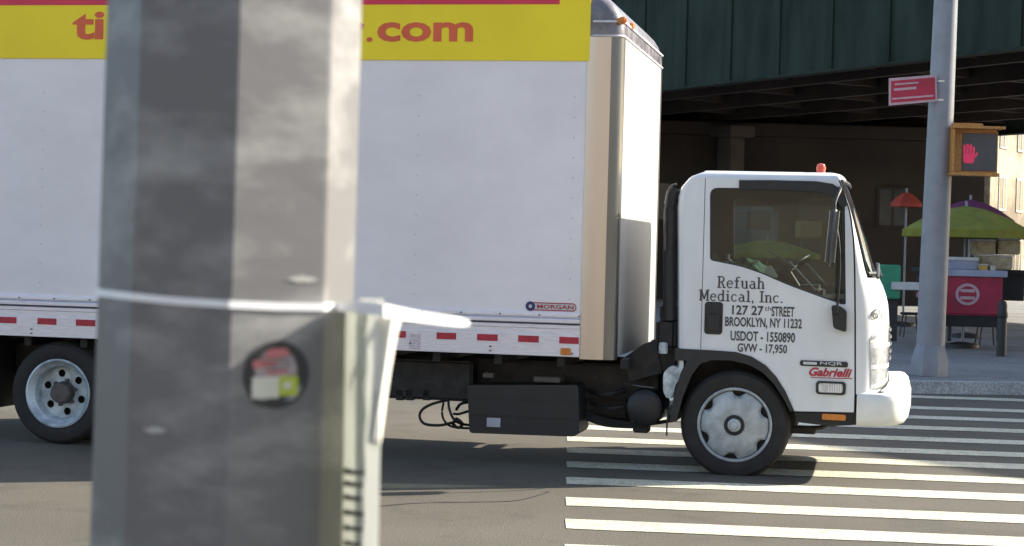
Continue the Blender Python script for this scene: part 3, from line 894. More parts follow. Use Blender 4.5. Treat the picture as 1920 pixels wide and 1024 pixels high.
# roof cap, rounding over towards the roof
bm = bmesh.new(); rings = []
for o, z, f_ in ((.004, ZCAP - .0, .004), (.004, ZCAP + .08, .002), (.003, ZCAP + .17, -.03), (.001, ZCAP + .23, -.07), (-.02, ZCAP + .28, -.12), (-.07, ZCAP + .315, -.17), (-.16, ZT, -.26)):
    rings.append([bm.verts.new((u, y, z)) for u, y in planpath(o, f_, rc=RC + .02)])
for a, b in zip(rings, rings[1:]):
    for k in range(n): bm.faces.new((a[k], a[(k + 1) % n], b[(k + 1) % n], b[k]))
bm.faces.new(rings[-1]); bmesh.ops.recalc_face_normals(bm, faces=bm.faces)
cap = link('roof_cap', bm, m_cap, truck, 40)
bm = bmesh.new()
UBN = T(1112, 60, YB0)[0]
tube(bm, [(u + .002, y, ZCAP + .0) for u, y in planpath(.004, .004, ur=UBN)[:-1]], .007, 6)
tube(bm, [(u, y, ZCAP + .105) for u, y in planpath(.004, .004, ur=UBN)[:-1]], .008, 6)
link('roof_rail', bm, m_rail, truck, 40)
bm = bmesh.new(); a = T(1165, 37, YB0)
box(bm, a[0] - .03, a[0] + .04, YB0 - .02, YB0 + .03, a[1] - .03, a[1] + .02, .012)
a2 = (UF - .02, a[1]); box(bm, UF - .005, UF + .02, YB0 + .35, YB0 + .47, a[1] - .02, a[1] + .03, .01)
link_split('marker_lamp', bm, m_orange, truck, 40)
# corner posts
def post(mirror):
    bm = bmesh.new(); pts = []
    o = .004
    pts.append((UP, YB0 - o))
    for q in range(1, 9):
        pts.append((UP + (UF - RC - UP) * .96 * q / 8, YB0 - o - .012 * math.sin(math.pi * q / 8)))
    for k in range(13):
        a = R(90 * k / 12); pts.append((UF - RC + (RC + o) * math.sin(a), YB0 + RC - (RC + o) * math.cos(a)))
    pts.append((UF + o, YB0 + RC + .035))
    if mirror: pts = [(u, YB0 + YB1 - y) for u, y in pts]
    z0, z1 = ZBOX - .012, ZCAP - .01
    a = [bm.verts.new((u, y, z0)) for u, y in pts]; b = [bm.verts.new((u, y, z1)) for u, y in pts]
    for k in range(len(pts) - 1):
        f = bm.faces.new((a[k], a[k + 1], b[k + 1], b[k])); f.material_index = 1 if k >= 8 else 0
    bmesh.ops.recalc_face_normals(bm, faces=bm.faces)
    if (bm.faces[:][0].normal.y > 0) != mirror: bmesh.ops.reverse_faces(bm, faces=bm.faces)
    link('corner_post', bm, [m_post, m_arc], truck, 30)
post(False); post(True)
bm = bmesh.new()
a = T(1112, 93, YB0); b = T(1130, 90, YB0); box(bm, a[0], b[0], YB0 - .010, YB0 - .005, a[1] - .004, a[1] + .008)
link_split('post_slot', bm, m_black, truck)
# bottom rail assembly, extruded section
def sect(zfrac): return ZRAIL + (ZBOX - ZRAIL) * zfrac
for side_ in (0, 1):
    bm = bmesh.new()
    prof = [(0, .0), (.010, .0), (.014, .04), (.014, .10), (.008, .13), (.008, .15), (.016, .17), (.016, .235), (.004, .25), (.004, .285), (.018, .295), (.018, .36), (.014, .38), (.014, .50), (.018, .515), (.018, .99), (0, 1.0)]
    x0, x1 = U_R - .02, UP - .002
    A = []; B = []
    for o, f in prof:
        y = YB0 - o if side_ == 0 else YB1 + o
        A.append(bm.verts.new((x0, y, sect(f)))); B.append(bm.verts.new((x1, y, sect(f))))
    for k in range(len(prof) - 1):
        f = bm.faces.new((A[k], A[k + 1], B[k + 1], B[k]))
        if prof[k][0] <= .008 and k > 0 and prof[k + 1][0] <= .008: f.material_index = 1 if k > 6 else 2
    bm.faces.new(list(reversed(A))); bm.faces.new(B)
    bmesh.ops.recalc_face_normals(bm, faces=bm.faces)
    rail = link('bottom_rail', bm, [m_rail, m_groove, mat('rail blue line', (.30, .36, .52), .5)], truck, 20)  # third material is a bluish line along the rail
    # bolt heads and the two-colour reflective strips
    bm = bmesh.new(); br = bmesh.new()
    y = YB0 - .019 if side_ == 0 else YB1 + .019
    z0, z1 = sect(.70), sect(.55)
    refs = [(-70, -28), (0, 32), (72, 107), (144, 180)]
    for k in range(7): refs.append((220 + 75 * k, 256 + 75 * k))
    refs += [(748, 762), (820, 856), (896, 934), (973, 1011), (1050, 1088)]
    for xa, xb in refs:
        u0 = T(xa, 620, YB0)[0]; u1 = min(T(xb, 640, YB0)[0], x1 - .005)
        box(br, u0, u1, min(y, y + (-.002 if side_ == 0 else .002)), max(y, y + (-.002 if side_ == 0 else .002)), z0, z1)
    link_split('reflective_strip', br, m_red, rail)
    u = x0 + .1
    while u < x1:
        for zz in (.82, .92):
            if random.random() < .75: box(bm, u, u + .018, y - .003, y + .003, sect(zz) - .005, sect(zz) + .005)
        u += .62
    u = x0 + .05
    while u < x1:
        box(bm, u, u + .012, y + (.0 if side_ == 0 else -.008), y + (.008 if side_ == 0 else 0), ZRAIL - .03, ZRAIL - .02)
        u += .3
    rb = bmesh.new(); rb.from_mesh(rail.data); merge(rb, bm, 3); rb.to_mesh(rail.data); rb.free(); rail.data.materials.append(m_hub)
bm = bmesh.new(); a = T(1052, 665, YB0); b = T(1071, 653, YB0)
box(bm, a[0], b[0], YB0 - .032, YB0 - .019, a[1], b[1], .004); link('orange_marker', bm, m_orange, truck, 30)
bm = bmesh.new(); a = T(768, 654, YB0); b = T(790, 626, YB0)
box(bm, a[0], b[0], YB0 - .021, YB0 - .0185, a[1], b[1], .0005); link('rail_sticker', bm, mat('sticker pinkish', (.62, .55, .56), .6, 0, .2, 60), truck)
# maker badge low on the side
bm = bmesh.new()
a = T(986, 582, YB0); b = T(1081, 568, YB0); z0 = T(1030, 583, YB0)[1]; z1 = T(1030, 567.5, YB0)[1]
plate(bm, rrect(a[0], b[0], z0, z1, .026), [rrect(a[0] + .006, b[0] - .006, z0 + .008, z1 - .008, .018)], YB0 - .0035, None, 0)
plate(bm, rrect(a[0] + .006, b[0] - .006, z0 + .008, z1 - .008, .018), [], YB0 - .002, None, 2)
cx_, cz_ = a[0] + .034, (z0 + z1) / 2
circ = lambda r: [(cx_ + r * math.cos(2 * math.pi * k / 20), cz_ + r * math.sin(2 * math.pi * k / 20)) for k in range(20)]
plate(bm, circ(.036), [circ(.014)], YB0 - .0045, None, 1)
text_fit(bm, 'MORGAN', a[0] + .085, b[0] - .02, z0 + .016, z1 - .016, YB0 - .005, bold=.02, mi=0)
link('maker_badge', bm, [m_red, m_navy, m_refw], truck)
# advertising banner
bm = bmesh.new()
zb0 = (T(0, 109, YB0)[1] + T(1105, 115, YB0)[1]) / 2
zy1 = (T(0, 7, YB0)[1] + T(1040, 12, YB0)[1]) / 2
ub = T(1107, 60, YB0)[0]; uc = T(1050, 5, YB0)[0]
box(bm, U_R + .3, ub, YB0 - .010, YB0 - .0045, zb0, ZCAP + .285, .002)
plate(bm, [(U_R + .5, zy1), (uc, zy1), (uc, ZCAP + .28), (U_R + .5, ZCAP + .28)], [], YB0 - .0115, None, 1)
def btext(s, x0, x1, yt, yb): text_fit(bm, s, T(x0, 60, YB0)[0], T(x1, 60, YB0)[0], T((x0 + x1) / 2, yb, YB0)[1], T((x0 + x1) / 2, yt, YB0)[1], YB0 - .0118, bold=.03, mi=2)
btext('ti', 137, 196, 22, 75)
btext('r', 655, 684, 42, 79)
btext('.', 688, 700, 70, 79)
btext('com', 708, 888, 42, 79)
link('banner', bm, [m_yel, m_crim, m_letter], truck)
# rear doors
bm = bmesh.new()
for y0, y1 in ((YB0 + .05, .98), (1.02, YB1 - .05)): box(bm, U_R - .03, U_R - .002, y0, y1, ZBOX + .05, ZCAP - .05, .008)
link('rear_door', bm, m_frp, truck)

# ================================================================== SETTING
def noise_ground(name, cols, s1, s2, rough=.85, bump=.3, s3=1.3, w3=.72):
    m = bpy.data.materials.new(name); m.use_nodes = True; nt = m.node_tree; N = nt.nodes; L = nt.links; b = N['Principled BSDF']
    g = N.new('ShaderNodeTexCoord')
    n1 = N.new('ShaderNodeTexNoise'); n1.inputs['Scale'].default_value = s1; n1.inputs['Detail'].default_value = 6
    n2 = N.new('ShaderNodeTexNoise'); n2.inputs['Scale'].default_value = s2; n2.inputs['Detail'].default_value = 3
    L.new(g.outputs['Object'], n1.inputs['Vector']); L.new(g.outputs['Object'], n2.inputs['Vector'])
    r1 = N.new('ShaderNodeValToRGB'); r1.color_ramp.elements[0].color = (*cols[0], 1); r1.color_ramp.elements[1].color = (*cols[1], 1)
    r1.color_ramp.elements[0].position = .35; r1.color_ramp.elements[1].position = .65
    r2 = N.new('ShaderNodeValToRGB'); r2.color_ramp.elements[0].color = (.72, .72, .72, 1); r2.color_ramp.elements[1].color = (1.25, 1.25, 1.22, 1)
    r2.color_ramp.elements[0].position = .4; r2.color_ramp.elements[1].position = .62
    mx = N.new('ShaderNodeMix'); mx.data_type = 'RGBA'; mx.blend_type = 'MULTIPLY'; mx.inputs[0].default_value = 1
    L.new(n1.outputs['Fac'], r1.inputs[0]); L.new(n2.outputs['Fac'], r2.inputs[0]); L.new(r1.outputs[0], mx.inputs[6]); L.new(r2.outputs[0], mx.inputs[7])
    n3 = N.new('ShaderNodeTexNoise'); n3.inputs['Scale'].default_value = s3; n3.inputs['Detail'].default_value = 9; n3.inputs['Roughness'].default_value = .7
    L.new(g.outputs['Object'], n3.inputs['Vector'])
    r3 = N.new('ShaderNodeValToRGB'); r3.color_ramp.elements[0].color = (w3, w3, w3, 1); r3.color_ramp.elements[1].color = (1, 1, 1, 1)
    r3.color_ramp.elements[0].position = .33; r3.color_ramp.elements[1].position = .48
    mx2 = N.new('ShaderNodeMix'); mx2.data_type = 'RGBA'; mx2.blend_type = 'MULTIPLY'; mx2.inputs[0].default_value = 1
    L.new(n3.outputs['Fac'], r3.inputs[0]); L.new(mx.outputs[2], mx2.inputs[6]); L.new(r3.outputs[0], mx2.inputs[7])
    L.new(mx2.outputs[2], b.inputs['Base Color']); b.inputs['Roughness'].default_value = rough; b.inputs['Specular IOR Level'].default_value = .3
    bp = N.new('ShaderNodeBump'); bp.inputs['Strength'].default_value = bump; bp.inputs['Distance'].default_value = .01
    L.new(n2.outputs['Fac'], bp.inputs['Height']); L.new(bp.outputs[0], b.inputs['Normal'])
    return m
m_asph = noise_ground('asphalt', ((.098, .088, .070), (.125, .113, .090)), .45, 90)
m_stripe = noise_ground('road paint', ((.54, .52, .40), (.63, .61, .49)), 1.6, 60, .7, .15, 7.0, .60)
m_side = noise_ground('pavement concrete', ((.19, .19, .19), (.25, .25, .25)), .5, 50)
m_flag = noise_ground('near flagstones', ((.12, .12, .12), (.16, .16, .155)), .8, 50)
m_kerb = noise_ground('kerb stone', ((.34, .36, .38), (.42, .44, .46)), 1.5, 40)

bm = bmesh.new()
v = [bm.verts.new(p) for p in ((-250, -60, 0), (350, -60, 0), (350, 500, 0), (-250, 500, 0))]; bm.faces.new(v)
tag(link('road', bm, m_asph), kind='structure')
# crosswalk stripes, parallel to the truck
bm = bmesh.new()
SD = (G(1813, 970) - G(1068, 941)).normalized(); SN = Vector((-SD.y, SD.x, 0))
def stripe(c, wd, x1):
    n = SN * wd / 2; k = 40; prev = None
    for i in range(k + 1):
        p = c + SD * (x1 * i / k)
        e = .03 if i == 0 else 0
        a = bm.verts.new(p - n + SN * random.uniform(-.008, .008) + Vector((e, 0, .004)))
        b = bm.verts.new(p + n + SN * random.uniform(-.008, .008) + Vector((0, 0, .004)))
        if prev: bm.faces.new((prev[0], a, b, prev[1]))
        prev = (a, b)
OF = [G(1813, y).dot(SN) for y in (747.5, 768, 786, 805.5, 827, 850, 872, 899, 930, 970, 1013)]
OF += [OF[-1] - .95, OF[-1] - 1.9]
left = G(1068, 941); ld = Vector((.0318, 1, 0)); ld /= ld.dot(SN)
for o in OF:
    stripe(ld * o, .385, 11.0)
tag(link('crosswalk', bm, m_stripe), kind='structure')
# far pavement with its kerb
kd = Vector((1, .15, 0)).normalized(); kn = Vector((-kd.y, kd.x, 0)); k0 = G(1710, 738)
def kpt(a, b, z): p = k0 + kd * a + kn * b; return (p.x, p.y, z)
bm = bmesh.new()
for a0, a1, b0, b1, z0, z1 in ((-80, 120, .16, 200, -.02, .148),):
    v = [bm.verts.new(kpt(a, b, z)) for a in (a0, a1) for b in (b0, b1) for z in (z0, z1)]
    for f in ((0, 1, 3, 2), (4, 6, 7, 5), (0, 4, 5, 1), (2, 3, 7, 6), (1, 5, 7, 3)): bm.faces.new([v[i] for i in f])
bmesh.ops.recalc_face_normals(bm, faces=bm.faces)
tag(link('pavement', bm, m_side), kind='structure')
bm = bmesh.new()
v = [bm.verts.new(kpt(a, b, z)) for a in (-80, 120) for b in (0, .158) for z in (-.02, .152)]
for f in ((0, 1, 3, 2), (4, 6, 7, 5), (0, 4, 5, 1), (2, 3, 7, 6), (1, 5, 7, 3)): bm.faces.new([v[i] for i in f])
bmesh.ops.recalc_face_normals(bm, faces=bm.faces)
tag(link('kerb', bm, m_kerb), kind='structure')
# near pavement the pole stands on
bm = bmesh.new(); box(bm, -30, 30, -20, 2.6, -.02, .146, .01); tag(link('near_pavement', bm, m_flag), kind='structure')

# ================================================================== ELEVATED HIGHWAY
hw = empty('elevated_highway', (3.75, 45.2, 0), math.atan2(-.88, .475))
tag(hw, 'elevated highway on green steel girders crossing above the street', 'bridge')
# local x runs along the girder (towards the camera's right), local y = across, away from the camera
m_grn = mat('girder green paint', (.026, .040, .033), .85, 0, .35, 1.6, spec=.2, bump=.15, bscale=3, stretch=(1, 1, .2), col2=(.037, .052, .042))
m_brn = mat('rusty soffit', (.036, .024, .018), .9, 0, .3, .6, bump=.2, bscale=5, col2=(.055, .038, .028))
for (y0, z0, z1) in ((0, 5.7, 8.22), (16.5, 5.7, 8.22)):
    bm = bmesh.new()
    box(bm, -60, 90, y0 + .0, y0 + .06, z0, z1)
    box(bm, -60, 90, y0 - .14, y0 + .2, z0 - .04, z0 - .002)
    box(bm, -60, 90, y0 - .08, y0 + .12, z1 + .002, z1 + .12)
    x = -60
    while x < 90:
        box(bm, x, x + .03, y0 - .045, y0 - .002, z0 + .002, z1 - .002)
        x += 1.9
    link('girder', bm, m_grn, hw)
bm = bmesh.new(); box(bm, -60, 90, .2, 16.4, 6.4, 6.7)
for y in (2.8, 5.6, 8.4, 11.2, 13.9): box(bm, -60, 90, y, y + .16, 5.87, 6.398)
x = -60
while x < 90: box(bm, x, x + .16, .202, 16.38, 6.03, 6.396); x += 3.4
link('deck', bm, m_brn, hw)
m_conc = mat('pier concrete', (.07, .055, .045), .85, 0, .2, 2, bump=.2)
def pier(x, y):
    bm = bmesh.new(); box(bm, x - .35, x + .35, y - .3, y + .3, -.2, 5.3, .05); link('pier', bm, m_conc, hw)
    bm = bmesh.new(); box(bm, x - .6, x + .6, y - .45, y + .5, 5.302, 5.655, .03); link('pier_cap', bm, m_conc, hw)
for x, y in ((-9, .2), (27, .2), (-9, 16), (27, 16), (-9, 8.3), (27, 8.3)): pier(x, y)

# ================================================================== BACKGROUND BUILDINGS
def facade(name, x0, x1, y, z1, depth, m_wall, label, rz=0, win=None, m_frame=None):
    r = empty(name, (x0, y, 0), rz); tag(r, label, 'building'); w = x1 - x0
    bm = bmesh.new(); box(bm, 0, w, 0, depth, -.2, z1, .03); link('wall', bm, m_wall, r)
    bm = bmesh.new(); box(bm, -.1, w + .1, -.2, depth, z1 + .002, z1 + .4, .03); link('cornice', bm, m_frame or m_wall, r)
    if win:
        for (wx, wz, ww, wh) in win:
            bm = bmesh.new()
            box(bm, wx, wx + ww, -.04, -.002, wz, wz + wh, .0, 0)
            box(bm, wx + .08, wx + ww - .08, -.05, -.041, wz + .08, wz + wh - .08, 0, 1)
            box(bm, wx + ww / 2 - .03, wx + ww / 2 + .03, -.062, -.051, wz + .08, wz + wh - .08, 0, 0)
            link('window', bm, [m_frame or m_conc, m_paneD], r)
    return r
m_paneD = mat('dark pane', (.03, .035, .04), .15, 0, .3, 2)
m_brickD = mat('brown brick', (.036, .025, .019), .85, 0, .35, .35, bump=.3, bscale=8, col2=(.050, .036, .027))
m_tan = mat('tan stone', (.26, .20, .12), .8, 0, .4, .5, bump=.3, bscale=3, col2=(.40, .33, .22), lo=.42, hi=.58)
m_dk = mat('storefront dark', (.03, .03, .035), .6, 0, .4, .5)
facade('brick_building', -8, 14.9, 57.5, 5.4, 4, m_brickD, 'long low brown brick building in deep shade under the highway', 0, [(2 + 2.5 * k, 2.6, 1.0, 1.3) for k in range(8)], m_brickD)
wl = [(1.0 + 2.2 * k, 1.2 + 2.3 * j, .9, 1.3) for k in range(9) for j in range(4)]
facade('stone_building', 17.3, 58, 66, 18, 10, m_tan, 'tall tan stone building catching the sun past the highway', R(58), wl, mat('pale trim', (.5, .48, .42), .8))

# ================================================================== FOREGROUND POLE
PY = 1.66
pole_c = AT(428, 512, PY)
m_galv = mat('galvanised steel', (.150, .150, .152), .55, .15, .07, 7.0, bump=.05, bscale=14, stretch=(1, 1, 2.2), col2=(.30, .30, .29), lo=.48, hi=.70, rvar=.08)
RP = .1160
def octa(z, dr=0.0, a=1.2):
    cx = pole_c.x + (z - 1.65) * .006; r = RP * (1 - (z - 1.65) * .03) + dr
    out = []
    va = math.degrees(math.atan2(pole_c.x, PY))          # bearing of the pole
    for k in range(8):
        al = R(a + 45 * k - va)
        out.append(Vector((cx + r * math.sin(al), PY - r * math.cos(al), z)))
    return out
bm = bmesh.new(); rings = []
zz = [.15, .5, 1.0, 1.3, 1.5, 1.7, 1.9, 2.2, 3, 5, 7.5]
for z in zz: rings.append([bm.verts.new(p) for p in octa(z)])
for a, b in zip(rings, rings[1:]):
    for k in range(8): bm.faces.new((a[k], a[(k + 1) % 8], b[(k + 1) % 8], b[k]))
bm.faces.new(rings[-1])
bmesh.ops.recalc_face_normals(bm, faces=bm.faces)
# soften the eight arrises
ed = [e for e in bm.edges if abs((e.verts[0].co - e.verts[1].co).normalized().z) > .9]
bmesh.ops.bevel(bm, geom=ed, offset=.0016, segments=2, affect='EDGES')
root = empty('steel_pole', (pole_c.x, PY, .15)); tag(root, 'wide galvanised eight-sided steel pole close up in the foreground', 'pole')
ob = link('shaft', bm, m_galv, None, 30); ob.parent = root; ob.matrix_parent_inverse = Matrix.Translation((-pole_c.x, -PY, -.15))
bm = bmesh.new(); box(bm, -.22, .22, -.2, .2, 0, .03, .005)
for sx in (-1, 1):
    for sy in (-1, 1): lathe_z(bm, [(.02, .03), (.02, .07), (0, .075)], sx * .17, sy * .16, 6)
link('base_plate', bm, m_galv, root)
# facet frames on the pole: 0 = vertex at +2.5 deg, facet 2 lies between vertex 0 and 1 (normal 25 deg)
def facet_pt(k, s, z, out=.0015):       # s 0..1 across the facet between vertex k and k+1
    o = octa(z); a = o[k % 8]; b = o[(k + 1) % 8]; p = a.lerp(b, s)
    n = (Vector((a.x + b.x, a.y + b.y, 0)) / 2 - Vector((octa(z, -RP * 0)[0].x * 0, 0, 0)))
    c = Vector(((o[0].x + o[4].x) / 2, (o[0].y + o[4].y) / 2, z)); n = ((a + b) / 2 - c).normalized()
    return p + n * out
def zpx(px, py, Y=PY - .1): return AT(px, py, Y).z
# round sticker on the third facet
m_stk = [m_black, mat('sticker grey', (.32, .27, .27), .6, 0, .3, 120), mat('sticker pink', (.50, .16, .16), .6), mat('sticker cream', (.60, .60, .50), .6), mat('sticker lime', (.42, .50, .04), .6), mat('sticker rim', (.26, .28, .32), .5)]
bm = bmesh.new()
def solve_s(px, z, k=0):
    a = PX(facet_pt(k, 0, z))[0]; b = PX(facet_pt(k, 1, z))[0]
    return (px - a) / (b - a)
zc_ = zpx(517, 704); 
sc_ = solve_s(518, zc_)
fw_ = (octa(zc_)[1] - octa(zc_)[0]).length
pxm = F / (PY - .1)
def stk_shape(pts, lvl, mi):
    vs = [bm.verts.new(facet_pt(0, sc_ + x / pxm / (fw_ * .87), zc_ + y / pxm, .0012 + .0003 * lvl)) for x, y in pts]
    f = bm.faces.new(vs); f.material_index = mi; f.normal_update()
    if f.normal.y > 0: f.normal_flip()
def ell(rx, ry, cx=0, cy=0, a0=0, a1=360, n=40): return [(cx + rx * math.cos(R(a0 + (a1 - a0) * k / n)), cy + ry * math.sin(R(a0 + (a1 - a0) * k / n))) for k in range(n)]
stk_shape(ell(59, 64), 0, 0)
stk_shape(ell(50, 61, 0, 0, 200, 340, 24) + ell(46, 52, 0, 2, 340, 200, 24), 1, 5)
stk_shape(ell(38, 44, -2, 6, 0, 180, 24) + [(-38, -8), (34, -8)], 1, 1)
def rc(x0, x1, y0, y1): return [(x0, y0), (x1, y0), (x1, y1), (x0, y1)]
stk_shape(round_poly([(-26, 30), (22, 36), (18, 50), (-14, 50)], 6), 2, 2)
stk_shape(round_poly([(-44, 12), (-6, 16), (4, 26), (-44, 28)], 5), 2, 2)
stk_shape(rc(-20, 18, 2, 8), 2, 2)
stk_shape(rc(-44, 4, -44, -4), 2, 3); stk_shape(rc(4.5, 38, -40, -3), 2, 4); stk_shape(rc(12, 26, -27, -14), 3, 3)
stk_shape(ell(40, 14, -2, -47, 180, 360, 20), 2, m_stk.index(m_black))
for k in range(4): stk_shape(rc(-32 + 3 * k, 26 - 2 * k, 30 - 7 * k, 31.5 - 7 * k), 3, 0)
st = link('sticker', bm, m_stk); tag(st, 'round black-edged sticker with cream and lime squares on the foreground pole', 'sticker')
# pale scratches / paint marks on the pole are small scraps of old tape
def scrap(px0, px1, py0, py1, k, name='tape_scrap'):
    z0, z1 = zpx((px0 + px1) / 2, py1), zpx((px0 + px1) / 2, py0)
    b_ = bmesh.new(); n = 10; top = []; bot = []
    for i in range(n + 1):
        s = solve_s(px0 + (px1 - px0) * i / n, (z0 + z1) / 2, k); e = math.sin(math.pi * (i + .4) / (n + .8))
        top.append(b_.verts.new(facet_pt(k, s, (z0 + z1) / 2 + (z1 - z0) * .5 * e * random.uniform(.6, 1.1), .0008)))
        bot.append(b_.verts.new(facet_pt(k, s, (z0 + z1) / 2 - (z1 - z0) * .5 * e * random.uniform(.6, 1.1), .0008)))
    for i in range(n): b_.faces.new((bot[i], bot[i + 1], top[i + 1], top[i]))
    return link(name, b_, mat('old tape', (.40, .40, .38), .7), root_s)
root_s = empty('tape_remnants', pole_c); tag(root_s, 'pale torn tape remnants stuck flat on the foreground pole', 'tape')
pc = Matrix.Translation(-pole_c)
for args in ((538, 596, 517, 532, 0), (268, 312, 800, 813, 7)):
    o = scrap(*args); o.matrix_parent_inverse = pc
for o in list(COL.objects):
    if o.parent == root_s: pass
# white strap round the pole with a loose tail
bm = bmesh.new()
def strap_pt(k, s, py, out=.002):
    z = 1.65; a = facet_pt(k, s, z); x, _ = PX(a)
    zz_ = AT(x, py, a.y).z
    return facet_pt(k, s, zz_, out)
path = []
hw_ = 7.0
for k, s, py in ((5, 1, 548), (6, .5, 552), (6, 1, 556), (7, .25, 561), (7, .5, 565), (7, .75, 568), (7, 1, 571), (0, .5, 575), (0, 1, 576), (1, .3, 576)):
    path.append((strap_pt(k, s, py - hw_), strap_pt(k, s, py + hw_)))
for px, y0, y1, Yd in ((672, 565, 588, PY - .092), (700, 566, 591, PY - .112), (720, 570, 594, PY - .122), (745, 576, 598, PY - .105), (790, 585, 604, PY - .07), (840, 592, 610, PY - .03), (868, 597, 612, PY - .008), (880, 601, 611, PY + .0)):
    path.append((AT(px, y0, Yd), AT(px, y1, Yd)))
pv = None
for a, b in path:
    cur = (bm.verts.new(a), bm.verts.new(b))
    if pv: bm.faces.new((pv[1], cur[1], cur[0], pv[0]))
    pv = cur
m_strap = mat('white strap', (.78, .79, .80), .5, 0, .05, 40)
o = link('cable_tie', bm, m_strap); sm = o.modifiers.new('s', 'SOLIDIFY'); sm.thickness = .0012
tag(o, 'white plastic strap tied round the foreground pole with its tail sticking out', 'strap')
# flyer strapped to the right of the pole
fl = empty('paper_flyer', AT(690, 700, PY - .03)); tag(fl, 'creased pale flyer strapped to the right edge of the foreground pole', 'flyer')
flo = Matrix.Translation(-fl.location)
def sheet(cols, rows, name, m, ncol=8):      # cols: list of functions row->(px,Y)
    bm = bmesh.new(); grid = []
    for py, xs_ in rows:
        line = []
        for (px, Yd) in xs_: line.append(bm.verts.new(AT(px, py, Yd)))
        grid.append(line)
    for a, b in zip(grid, grid[1:]):
        for k in range(len(a) - 1): bm.faces.new((a[k], a[k + 1], b[k + 1], b[k]))
    bmesh.ops.recalc_face_normals(bm, faces=bm.faces)
    o = link(name, bm, m, fl, 60); o.matrix_parent_inverse = flo
    s_ = o.modifiers.new('s', 'SOLIDIFY'); s_.thickness = .0006
    return o
Yp = PY - .075
rows = []
for i, py in enumerate(range(566, 1100, 14)):
    k = (py - 566) / 500; w = 3 * math.sin(i * 1.3) + 2 * math.sin(i * .7)
    rows.append((py, [(646 - 6 * k, PY + .01), (655 - 4 * k + w * .3, PY - .03), (670 - 3 * k, PY - .066), (684 - 2 * k + w * .4, PY - .082), (690 - 4 * k, PY - .088)]))
sheet(None, rows, 'printed_sheet', m_paperg)
rows = []
for i, py in enumerate(range(560, 1100, 14)):
    k = (py - 566) / 500; w = 2 * math.sin(i * .9)
    rows.append((py, [(676 - 6 * k, PY - .062), (694 - 10 * k + w, PY - .094), (706 - 3 * k, PY - .104), (718 - 10 * k, PY - .110)]))
sheet(None, rows, 'white_sheet', m_paper)
rows = []
for i, py in enumerate(range(592, 840, 12)):
    k = (py - 592) / 240
    rows.append((py, [(712 - 22 * k, PY - .100), (736 - 34 * k, PY - .112), (755 - 42 * k ** .7, PY - .100)]))
sheet(None, rows, 'folded_sheet', m_paper)
bm = bmesh.new()
for y in (884, 907, 933, 961, 990, 1019):
    v = [bm.verts.new(AT(x, y + dy, Yp - d)) for x, dy, d in ((645, -7, -.035), (664, -2, -.010), (684, 0, .012), (683, 6, .012), (662, 6, -.010), (643, 4, -.035))]
    bm.faces.new((v[0], v[1], v[4], v[5])); bm.faces.new((v[1], v[2], v[3], v[4]))
o = link('printed_bars', bm, mat('print ink', (.05, .055, .045), .8), fl); o.matrix_parent_inverse = flo

# ================================================================== FAR POLE, SIGN, SIGNAL
sp_ = G(1742, 704, .15)
m_pole2 = mat('grey painted steel', (.24, .25, .275), .5, .2, .1, 4)
lp = empty('signal_pole', sp_); tag(lp, 'tall grey pole at the far kerb carrying a red sign and crossing signal', 'pole')
bm = bmesh.new(); S2 = sp_.y
r0 = 27 / F * S2; r1 = 22 / F * S2
lathe_z(bm, [(r0, 0.3), (r0 * .98, 1.5), (r1, 5.2), (r1 * .75, 9.5), (0, 9.52)], 0, 0, 12, 0, R(0))
link('shaft', bm, m_pole2, lp, 40)
bm = bmesh.new(); lathe_z(bm, [(r0 * 1.35, 0), (r0 * 1.35, .2), (r0 * 1.1, .35), (r0 * 1.0, .4)], 0, 0, 8, 0, R(12)); link('base', bm, m_pole2, lp, 20)
lean = .012
lp.rotation_euler = (0, R(.9), 0)
def atS(px, py, dy=0): return AT(px, py, S2 + dy)
# red plate sign
sg = empty('red_sign', atS(1712, 169, -.2)); tag(sg, 'small red sign plate with white lines clamped to the far grey pole', 'sign')
o = sg.location; inv = Matrix.Translation(-o)
def quad(pts, dy, name, m, par, inv_, th=0):
    bm = bmesh.new(); f = bm.faces.new([bm.verts.new(AT(x, y, S2 + dy)) for x, y in pts]); f.normal_update()
    if f.normal.y > 0: f.normal_flip()
    ob = link(name, bm, m, par); ob.matrix_parent_inverse = inv_
    if th: s_ = ob.modifiers.new('s', 'SOLIDIFY'); s_.thickness = th; s_.offset = -1
    return ob
m_sgr = mat('sign red', (.42, .02, .05), .5); m_sgw = mat('sign white', (.50, .34, .37), .5)
quad([(1667, 147), (1756, 140), (1757, 190), (1667, 198)], -.22, 'plate', m_sgw, sg, inv, .02)
quad([(1671, 152), (1753, 145), (1754, 186), (1671, 193)], -.225, 'red_field', m_sgr, sg, inv)
for y, a, b, h, sl_ in ((157, 1678, 1722, 3.0, -3.6), (166, 1676, 1718, 4.5, -3.4), (184, 1673, 1750, 3.0, -6)):
    quad([(a, y), (b, y + sl_), (b, y + sl_ + h), (a, y + h)], -.228, 'white_line', m_sgw, sg, inv)
bm = bmesh.new(); p = atS(1750, 170, -.1)
for z in (-.12, .12):
    pr = r1 + .012; lathe_z(bm, [(pr, p.z + z - .01), (pr, p.z + z + .01)], sp_.x + .012 * 3, sp_.y, 16)
o2 = link('clamp', bm, m_steel, sg); o2.matrix_parent_inverse = inv
